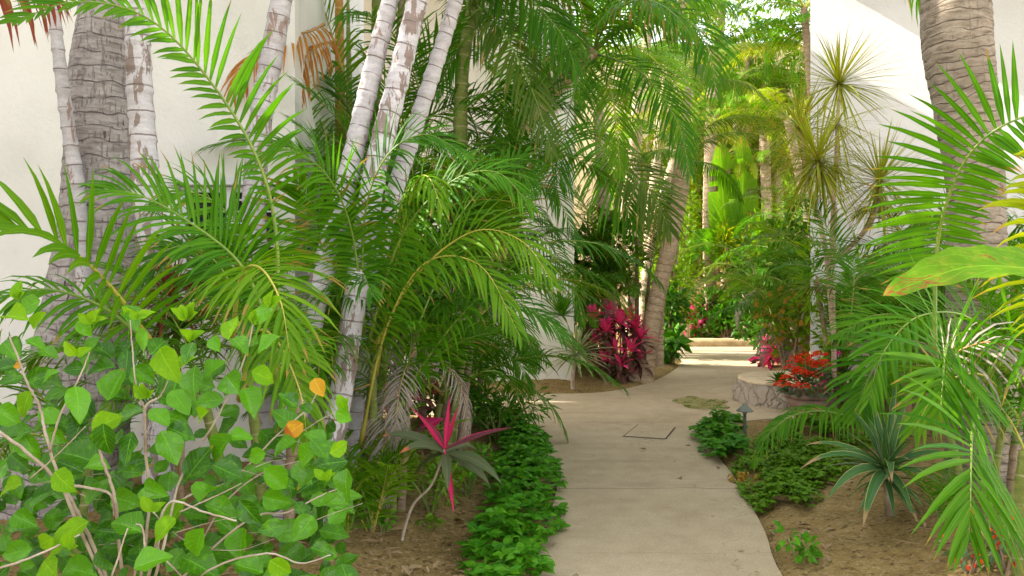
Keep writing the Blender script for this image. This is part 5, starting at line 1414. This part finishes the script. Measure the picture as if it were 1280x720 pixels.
for k_, (spec, w) in enumerate([([(913, 330, 21.7), (908, 290, 21.6), (903, 230, 21.5), (900, 175, 21.3)], 0.95), ([(913, 330, 21.7), (925, 280, 21.5), (929, 220, 21.4), (926, 165, 21.2)], 0.8), ([(915, 340, 21.7), (938, 320, 21.5), (948, 300, 21.2), (950, 268, 21)], 0.6),
                                ([(913, 335, 21.7), (895, 310, 21.5), (875, 300, 21.2), (860, 330, 21)], 0.7), ([(915, 340, 21.7), (918, 320, 21.3), (925, 325, 20.9), (940, 350, 20.6)], 0.6)]):
    mb = MB(); bigleaf(mb, [P(*q) for q in spec], w, 11 + k_); mb.build('leaf', M['banana'], root)
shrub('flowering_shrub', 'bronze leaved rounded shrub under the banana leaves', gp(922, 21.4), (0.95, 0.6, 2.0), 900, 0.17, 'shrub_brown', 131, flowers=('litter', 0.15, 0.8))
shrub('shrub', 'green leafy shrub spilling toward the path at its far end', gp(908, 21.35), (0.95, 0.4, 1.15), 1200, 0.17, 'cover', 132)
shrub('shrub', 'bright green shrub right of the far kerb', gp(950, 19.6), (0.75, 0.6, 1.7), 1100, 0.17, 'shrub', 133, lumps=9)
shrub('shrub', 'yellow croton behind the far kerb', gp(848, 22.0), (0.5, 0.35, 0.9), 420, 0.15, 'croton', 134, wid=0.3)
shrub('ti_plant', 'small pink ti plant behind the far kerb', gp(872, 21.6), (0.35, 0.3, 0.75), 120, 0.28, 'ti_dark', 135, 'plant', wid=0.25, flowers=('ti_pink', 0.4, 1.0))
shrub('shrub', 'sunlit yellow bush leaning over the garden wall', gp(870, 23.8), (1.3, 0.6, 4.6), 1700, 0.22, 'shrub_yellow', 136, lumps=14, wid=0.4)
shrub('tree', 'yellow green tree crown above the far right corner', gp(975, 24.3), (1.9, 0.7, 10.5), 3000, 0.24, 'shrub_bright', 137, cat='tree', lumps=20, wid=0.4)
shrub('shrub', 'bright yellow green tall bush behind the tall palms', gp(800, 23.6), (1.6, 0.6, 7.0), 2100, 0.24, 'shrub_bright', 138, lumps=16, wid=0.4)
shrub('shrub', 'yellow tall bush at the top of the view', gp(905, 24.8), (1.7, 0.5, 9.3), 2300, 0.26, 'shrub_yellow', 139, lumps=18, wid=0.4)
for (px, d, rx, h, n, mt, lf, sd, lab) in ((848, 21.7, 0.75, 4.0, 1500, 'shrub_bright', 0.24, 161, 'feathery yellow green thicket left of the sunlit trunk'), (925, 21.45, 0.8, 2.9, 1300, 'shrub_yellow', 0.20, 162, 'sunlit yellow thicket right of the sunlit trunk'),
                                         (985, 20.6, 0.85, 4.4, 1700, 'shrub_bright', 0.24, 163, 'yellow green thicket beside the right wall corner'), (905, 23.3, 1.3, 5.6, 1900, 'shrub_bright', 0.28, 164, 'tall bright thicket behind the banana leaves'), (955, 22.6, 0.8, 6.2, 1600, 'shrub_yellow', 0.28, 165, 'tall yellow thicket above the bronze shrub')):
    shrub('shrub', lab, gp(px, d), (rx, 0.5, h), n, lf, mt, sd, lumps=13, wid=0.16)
rt = thing('bamboo', 'short pale bamboo canes behind the far kerb', 'plant', gp(852, 21.25))
mb = MB()
for i in range(9):
    x = rt.location.x + i * 0.055 - 0.22
    tube(mb, [V((x, 21.25 + R.uniform(-.05, .05), 0)), V((x + R.uniform(-.03, .03), 21.25, 0.4)), V((x + R.uniform(-.05, .05), 21.25, R.uniform(0.55, 0.8)))], [0.022] * 3, 7)
mb.build('stems', M['cap_stone'], rt)

# ================================================================== RIGHT SIDE
# thick right trunk
x_ = (1232 - 640) / F * 5.2
root = thing('coconut_palm', 'thick brown grey palm trunk standing before the right white wall', 'palm tree', V((x_, 5.2, GH(x_, 5.2))))
mb, cp = trunk_mb([(1236, 650, 5.2, 110), (1230, 560, 5.2, 88), (1224, 440, 5.2, 74), (1220, 320, 5.2, 68), (1219, 230, 5.2, 66), (1208, 140, 5.2, 72), (1197, 60, 5.2, 80), (1194, 0, 5.2, 78), (1190, -120, 5.2, 66), (1186, -300, 5.2, 60)], 0.0028, 0.066, 40, 0.015, 0.030, 8.0)
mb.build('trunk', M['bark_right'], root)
crown(root, cp[-1], 13, ['coco', 'coco2', 'coco', 'coco3'], ['areca', 'areca_olive'], (0.85, 1.0), seed=141)

shrub('shrub', 'leafy dark green bush against the foot of the right wall', (4.35, 9.35, GH(4.35, 9.35)), (0.75, 0.4, 1.75), 900, 0.17, 'shrub', 142, lumps=10, wid=0.4)
shrub('shrub', 'slender leafy bush between the potted flowers and the wall corner', (3.82, 9.5, GH(3.82, 9.5)), (0.42, 0.22, 2.0), 700, 0.15, 'shrub_bright', 145, lumps=9, wid=0.22)
areca('small palm hiding the lower corner of the right wall', (4.0, 9.3), [(0, 0, 0.9, -0.1, 0), (0.2, 0, 1.2, 0, 0)], ['arch', 'erect', 'low'], ['areca', 'areca_light'], 5, (0.6, 0.75), 146, avoid=(240, 45))
for (wx, wy, h_, sd, lab) in ((5.6, 6.4, 5.3, 143, 'unseen palm added beyond the right edge to shade the right wall'), (4.6, 1.0, 5.6, 144, 'unseen palm added behind the viewer to cut sky light on the right wall')):  # out-of-view palms added to dim the sky light on the right wall
    rt_ = thing('palm_tree', lab, 'palm tree', V((wx, wy, GH(wx, min(wy, 26)))), 'ringed palms with bare trunks')
    mb, cp = trunk_mb([(wx, wy, 0, 0.17), (wx + 0.1, wy, 2.5, 0.13), (wx + 0.05, wy, h_, 0.11)], 0.006, 0.12, 16, 0.05, 0.03, sd, True); mb.build('trunk', M['bark_tan'], rt_)
    crown(rt_, cp[-1], 15, ['coco', 'coco2', 'coco'], ['areca', 'areca_olive'], (0.9, 1.1), seed=sd)
# thin spiky dracaena
root = thing('dragon_tree', 'thin dragon tree with yellow green spiky rosettes before the right wall', 'tree', gp(1042, 8.6))
st = MB(); lv = MB()
for spec, n_, ln in [([(1044, 560, 8.6), (1042, 420, 8.6), (1040, 300, 8.6), (1045, 200, 8.6), (1049, 105, 8.6)], 165, 0.72), ([(1040, 330, 8.6), (1043, 260, 8.4), (1028, 215, 8.2), (1022, 200, 8.1)], 150, 0.80), ([(1040, 330, 8.6), (1080, 290, 8.5), (1098, 255, 8.4), (1100, 225, 8.4)], 140, 0.74), ([(1042, 420, 8.6), (1030, 300, 8.8), (1010, 230, 9.0), (1000, 160, 9.1)], 120, 0.7)]:
    cc = catmull([P(*q) for q in spec], 24)
    tube(st, cc, [0.030 - 0.0005 * i for i in range(24)], 8, wob=0.05)
    rosette(lv, cc[-4], n_ // 3, ln * 1.1, 0.017, -60, 25, n_ + 3, 0.4, 0.3, 5, 3, prof=sword_prof)
    rosette(lv, cc[-7], n_ // 4, ln, 0.017, -70, 10, n_ + 5, 0.5, 0.3, 5, 3, prof=sword_prof)
    rosette(lv, cc[-1], n_, ln * 1.15, 0.017, -45, 72, n_ + int(spec[0][0]), 0.35, 0.3, 5, 3, prof=sword_prof)
st.build('stem', M['bark_tan'], root); lv.build('leaves', M['dracaena'], root)

# near fronds
root = areca('palm with broad green fronds reaching in from the right edge', (2.35, 3.75), [(0.0, 0, 0.6, 0.05, 0), (0.25, 0.1, 0.8, 0.15, 0)], ['low', 'arch', 'low2'], ['areca', 'areca_light'], 4, (0.45, 0.6), 151, r=0.04)
hero(root, [(1168, 450, 3.75), (1170, 320, 3.7), (1186, 245, 3.6), (1212, 193, 3.5), (1252, 158, 3.4), (1315, 138, 3.3), (1390, 145, 3.2)], 'areca', 0.40, (-0.05, -1, 0.2), 152, nl=42, lw=0.027, pet=0.24, vup=6, grav=0.30, a0=100, a1=58, ragged=0.0, jit=3, rr=0.013, lside=1.0, rside=0.55)
hero(root, [(1290, 500, 3.4), (1312, 400, 3.2), (1312, 310, 3.1), (1305, 235, 3.05), (1290, 180, 3.0)], 'areca_yellow', 0.34, (-0.2, -0.9, 0.4), 153, nl=20, lw=0.024, pet=0.35, vup=14, grav=0.8, a0=78, a1=45)
hero(root, [(1225, 500, 3.5), (1190, 440, 3.4), (1183, 434, 3.3), (1179, 470, 3.15), (1176, 515, 3.1)], 'areca', 0.42, (0, -1, 0.15), 154, nl=20, lw=0.026, pet=0.35, vup=5, grav=0.32, a0=82, a1=25, jit=4)
hero(root, [(1225, 520, 3.5), (1216, 535, 3.2), (1214, 570, 3.0), (1213, 625, 2.9), (1211, 668, 2.88)], 'areca', 0.50, (0.05, -1, 0.1), 155, nl=28, lw=0.027, pet=0.10, vup=4, grav=0.38, a0=84, a1=20, ragged=0.0, jit=4, rr=0.009)
hero(root, [(1230, 480, 3.7), (1270, 420, 3.5), (1310, 430, 3.3), (1330, 520, 3.2)], 'areca', 0.42, (0, -0.8, 0.6), 156, nl=26, lw=0.024, pet=0.2, vup=10, grav=1.0)
hero(root, [(1220, 500, 3.6), (1180, 455, 3.5), (1230, 428, 3.4), (1275, 440, 3.3)], 'dead', 0.36, (0, -0.6, 0.8), 157, nl=16, lw=0.012, pet=0.2, vup=0, grav=1.6)
root = areca('palm with feathered fronds in front of the tan rubble wall', (3.15, 6.6), [(0, 0, 0.75, -0.1, 0), (0.2, 0.1, 1.05, 0.1, 0), (-0.15, 0.1, 0.9, -0.2, 0), (0.3, 0, 0.7, .15, -.1)], ['arch', 'low', 'erect2', 'low2', 'arch2'], ['areca', 'areca_dark', 'areca'], 6, (0.55, 0.75), 161, avoid=(190, 75))
hero(root, [(1125, 440, 5.4), (1106, 442, 5.2), (1085, 475, 5.1), (1070, 520, 5.05)], 'areca', 0.42, (-0.1, -0.95, 0.25), 162, nl=22, lw=0.032, pet=0.06, vup=0, grav=0.7, a0=74, jit=4)
hero(root, [(1110, 520, 6.6), (1070, 522, 6.4), (1030, 514, 6.2), (990, 520, 6.1), (960, 544, 6.0), (942, 580, 6.0)], 'areca', 0.27, (0.1, -0.6, 0.8), 163, nl=40, lw=0.022, pet=0.08, vup=0, grav=1.6, a0=60)
hero(root, [(1260, 470, 4.4), (1215, 400, 4.2), (1150, 395, 4.0), (1105, 440, 3.9), (1085, 500, 3.85)], 'areca', 0.36, (0, -0.7, 0.7), 166, nl=40, lw=0.022, pet=0.1, vup=8, grav=0.5)
hero(root, [(1270, 520, 4.3), (1230, 470, 4.1), (1180, 480, 3.9), (1140, 540, 3.8)], 'areca_light', 0.34, (0, -0.7, 0.7), 167, nl=34, lw=0.022, pet=0.1, vup=8, grav=0.5)
hero(root, [(1190, 440, 6.4), (1150, 422, 6.2), (1100, 430, 6.0), (1065, 465, 5.9)], 'dead', 0.34, (0, -0.6, 0.8), 164, nl=30, lw=0.014, pet=0.1, vup=-4, grav=2.0)
hero(root, [(1180, 450, 6.4), (1140, 400, 6.2), (1090, 395, 6.0), (1050, 420, 5.9)], 'areca', 0.42, (0, -0.6, 0.8), 165, nl=40, lw=0.022, pet=0.08, vup=8, grav=0.6)
areca('palm with spreading dark fronds under the dragon tree', (3.75, 7.9), [(0, 0, 1.1, -0.15, 0), (0.2, 0.1, 1.5, 0.1, 0), (-0.2, 0.0, 1.35, -0.2, 0)], ['arch', 'low', 'erect', 'arch2'], ['areca', 'areca_dark', 'areca_olive'], 6, (0.62, 0.85), 166, avoid=(225, 50))
areca('bushy palm behind the thick right trunk', (3.75, 6.0), [(0, 0, 0.8, 0, 0), (0.3, 0.1, 1.2, 0.1, 0), (-0.1, 0.1, 1.0, -0.1, 0.1)], ['erect', 'arch', 'low', 'erect2'], ['areca', 'areca_light'], 6, (0.6, 0.85), 167)
areca('feathery palm arching over the stone seat', (4.75, 13.2), [(0, 0, 0.9, -0.3, -0.2), (0.1, 0.1, 1.5, -0.2, 0), (-0.2, 0, 1.1, -0.3, -0.1), (0.2, 0, 1.9, 0, 0)], ['arch', 'fine', 'low', 'fine2'], ['areca', 'areca_dark', 'areca_light'], 6, (0.75, 1.0), 168)
areca('fine leaved palm leaning over the right side of the path', (5.4, 15.6), [(0, 0, 1.2, -0.3, 0), (0.1, 0.1, 2.2, -0.2, 0), (-0.2, 0, 1.6, -0.4, -0.1), (0.2, 0, 2.8, -.1, 0)], ['arch', 'fine', 'low', 'fine2'], ['areca_dark', 'areca', 'areca_olive'], 6, (0.8, 1.05), 169)
shrub('shrub', 'yellow and green croton bush left of the potted flowers', gp(985, 12.6), (0.5, 0.45, 1.3), 700, 0.14, 'shrub_bright', 171, wid=0.35, flowers=('croton', 0.15, 1.0))
shrub('shrub', 'dark leafy bush on the right of the far path', gp(975, 17.4), (0.9, 0.7, 2.3), 1200, 0.19, 'shrub', 172, lumps=10)
shrub('shrub', 'glossy dark bush with large leaves beside the wall corner', gp(1003, 14.6), (0.7, 0.6, 3.0), 900, 0.22, 'shrub', 173, lumps=10, wid=0.35)
shrub('shrub', 'low dark hedge plant at the bend beside the path', gp(960, 16.0), (0.35, 0.6, 0.8), 480, 0.13, 'shrub', 174)
shrub('ti_plant', 'low pink ti plant at the right edge of the far path', gp(966, 15.2), (0.28, 0.3, 0.45), 110, 0.22, 'ti_dark', 175, 'plant', wid=0.22, flowers=('ti_pink', 0.55, 1.0))
shrub('bougainvillea', 'magenta flowers behind the red kalanchoe', gp(1030, 9.4), (0.2, 0.2, 0.95), 160, 0.10, 'shrub', 176, 'plant', flowers=('magenta', 0.3, 0.8))

areca('bright low palm in front of the thick right trunk', (2.72, 4.55), [(0, 0, 0.5, 0.05, 0), (0.15, 0.1, 0.75, 0.1, 0), (-0.1, 0.1, 0.6, -.1, .1)], ['erect', 'erect2', 'arch', 'erect2'], ['areca', 'areca', 'areca_dark'], 6, (0.45, 0.62), 168 + 30, r=0.02)
# variegated agave-like rosette
root = thing('variegated_dracaena', 'dark green and cream striped rosette plant drooping on the right bed', 'plant', gp(1112, 4.9))
ctr_ = P(1108, 588, 4.8)
mb = MB(); tube(mb, [root.location + V((0, 0, -.03)), ctr_], [0.022, 0.025], 10); mb.build('stem', M['branch'], root)
mb = MB(); aimed(mb, ctr_, [(1000, 572, 4.5, 0.060), (1010, 545, 4.8, 0.045), (1033, 615, 4.4, 0.065), (1078, 655, 4.3, 0.070), (1048, 600, 4.6, 0.06), (1140, 640, 4.5, 0.06), (1115, 590, 4.2, .06), (1190, 560, 4.8, .05), (1085, 480, 5.0, .045), (1120, 470, 5.0, .045), (1150, 500, 5.1, .045), (1060, 500, 5.1, .045), (1030, 560, 5.2, .05), (1175, 600, 4.7, .05), (1100, 495, 4.7, .045), (1135, 485, 4.8, 0.045), (1070, 610, 5.0, .05)],
                  grav=1.0, prof=sword_prof, fold=0.45)
rosette(mb, ctr_ + V((0, 0, -0.05)), 14, 0.36, 0.04, -40, 0, 17, 0.9, 0.4, 7, 5, prof=sword_prof)
rosette(mb, ctr_, 30, 0.42, 0.042, 5, 80, 12, 0.7, 0.4, 7, 5, prof=sword_prof)
mb.build('leaves', M['agave'], root)
areca('tiny palm seedling with combed leaflets under the striped rosette', (2.45, 4.6), [(0, 0, 0.08, 0, 0)], ['small'], ['areca'], 5, (0.4, 0.6), 181, r=0.008, name='palm_seedling')

# spotted banana leaf from the right
root = thing('banana_plant', 'banana plant whose spotted leaf blade reaches in from the right edge', 'plant', V((2.45, 2.85, GH(2.45, 2.85))))
ps = MB(); tube(ps, catmull([root.location + V((0, 0, -.05)), V((2.42, 2.85, 0.8)), V((2.35, 2.8, 1.5))], 12), [0.07 - 0.002 * i for i in range(12)], 14); ps.build('stem', M['stem_green'], root)
mb = MB(); bigleaf(mb, [V((2.35, 2.8, 1.45)), P(1370, 345, 2.6), P(1320, 338, 2.55), P(1270, 334, 2.5), P(1215, 333, 2.47), P(1165, 346, 2.45), P(1104, 370, 2.45)], 0.24, 3, nor=V((0.05, -0.45, 0.9)), rows=36, tear=0.0); mb.build('spotted_leaf', M['banana_near'], root)
for az in (0.1, -0.9):
    mb = MB(); b0 = V((2.35, 2.8, 1.5)); dd = V((math.cos(az), math.sin(az), 0))
    bigleaf(mb, [b0, b0 + dd * 0.3 + V((0, 0, 0.5)), b0 + dd * 0.75 + V((0, 0, 0.7)), b0 + dd * 1.2 + V((0, 0, 0.4))], 0.4, 5 + int(az * 3), nor=V((0, 0, 1))); mb.build('leaf', M['banana'], root)
shrub('kalanchoe', 'red flowers in the lower right corner', gp(1262, 3.75), (0.28, 0.15, 0.32), 180, 0.06, 'kalanchoe_leaf', 191, 'flowering plant', flowers=('red_flower', 0.3, 0.6))
shrub('kalanchoe', 'small red flowers on sunlit soil left of the corner flowers', gp(1212, 3.85), (0.12, 0.1, 0.16), 60, 0.05, 'kalanchoe_leaf', 192, 'flowering plant', flowers=('red_flower', 0.35, 0.6))

# ================================================================== LIGHT, SKY, CAMERA
w = bpy.data.worlds.new('World'); scn.world = w; w.use_nodes = True
t = w.node_tree; t.nodes.clear()
sky = t.nodes.new('ShaderNodeTexSky'); sky.sky_type = 'NISHITA'; sky.sun_disc = False
sdir = -SUN_DIR
sky.sun_elevation = math.asin(sdir.z); sky.sun_rotation = math.atan2(sdir.x, sdir.y)
bg = t.nodes.new('ShaderNodeBackground'); bg.inputs['Strength'].default_value = 0.15
ow = t.nodes.new('ShaderNodeOutputWorld')
hs = t.nodes.new('ShaderNodeHueSaturation'); hs.inputs['Saturation'].default_value = 0.35
wm = t.nodes.new('ShaderNodeMix'); wm.data_type = 'RGBA'; wm.blend_type = 'MULTIPLY'; wm.inputs[0].default_value = 1.0; wm.inputs[7].default_value = (1.09, 1.0, 0.93, 1)   # thin bright haze: a paler, warmer sky
t.links.new(sky.outputs[0], hs.inputs['Color']); t.links.new(hs.outputs[0], wm.inputs[6])
t.links.new(wm.outputs[2], bg.inputs[0]); t.links.new(bg.outputs[0], ow.inputs[0])
sl = bpy.data.lights.new('sun', 'SUN'); sl.energy = 2.2; sl.angle = math.radians(0.5); sl.color = (1.0, 0.93, 0.80)
so = bpy.data.objects.new('sun', sl); col.objects.link(so); so.rotation_euler = SUN_DIR.to_track_quat('-Z', 'Y').to_euler(); so.location = (-10, 5, 12)

cam = bpy.data.cameras.new('camera'); cam.sensor_width = 36; cam.lens = 36 * F / 1280; cam.clip_end = 2000; cam.clip_start = 0.05
co = bpy.data.objects.new('camera', cam); col.objects.link(co); co.location = (0, 0, EYE); co.rotation_euler = (math.radians(90), 0, 0)
scn.camera = co
vs_ = scn.view_settings
vs_.view_transform = 'Standard'; vs_.look = 'None'; vs_.gamma = 1; vs_.use_curve_mapping = False
vs_.exposure = 2.72
scn.render.engine = 'CYCLES'
scn.cycles.max_bounces = 9; scn.cycles.diffuse_bounces = 7; scn.cycles.transmission_bounces = 5; scn.cycles.glossy_bounces = 2
scn.cycles.use_denoising = True; scn.cycles.denoiser = 'OPENIMAGEDENOISE'; scn.cycles.denoising_input_passes = 'RGB_ALBEDO_NORMAL'; scn.cycles.denoising_prefilter = 'NONE'
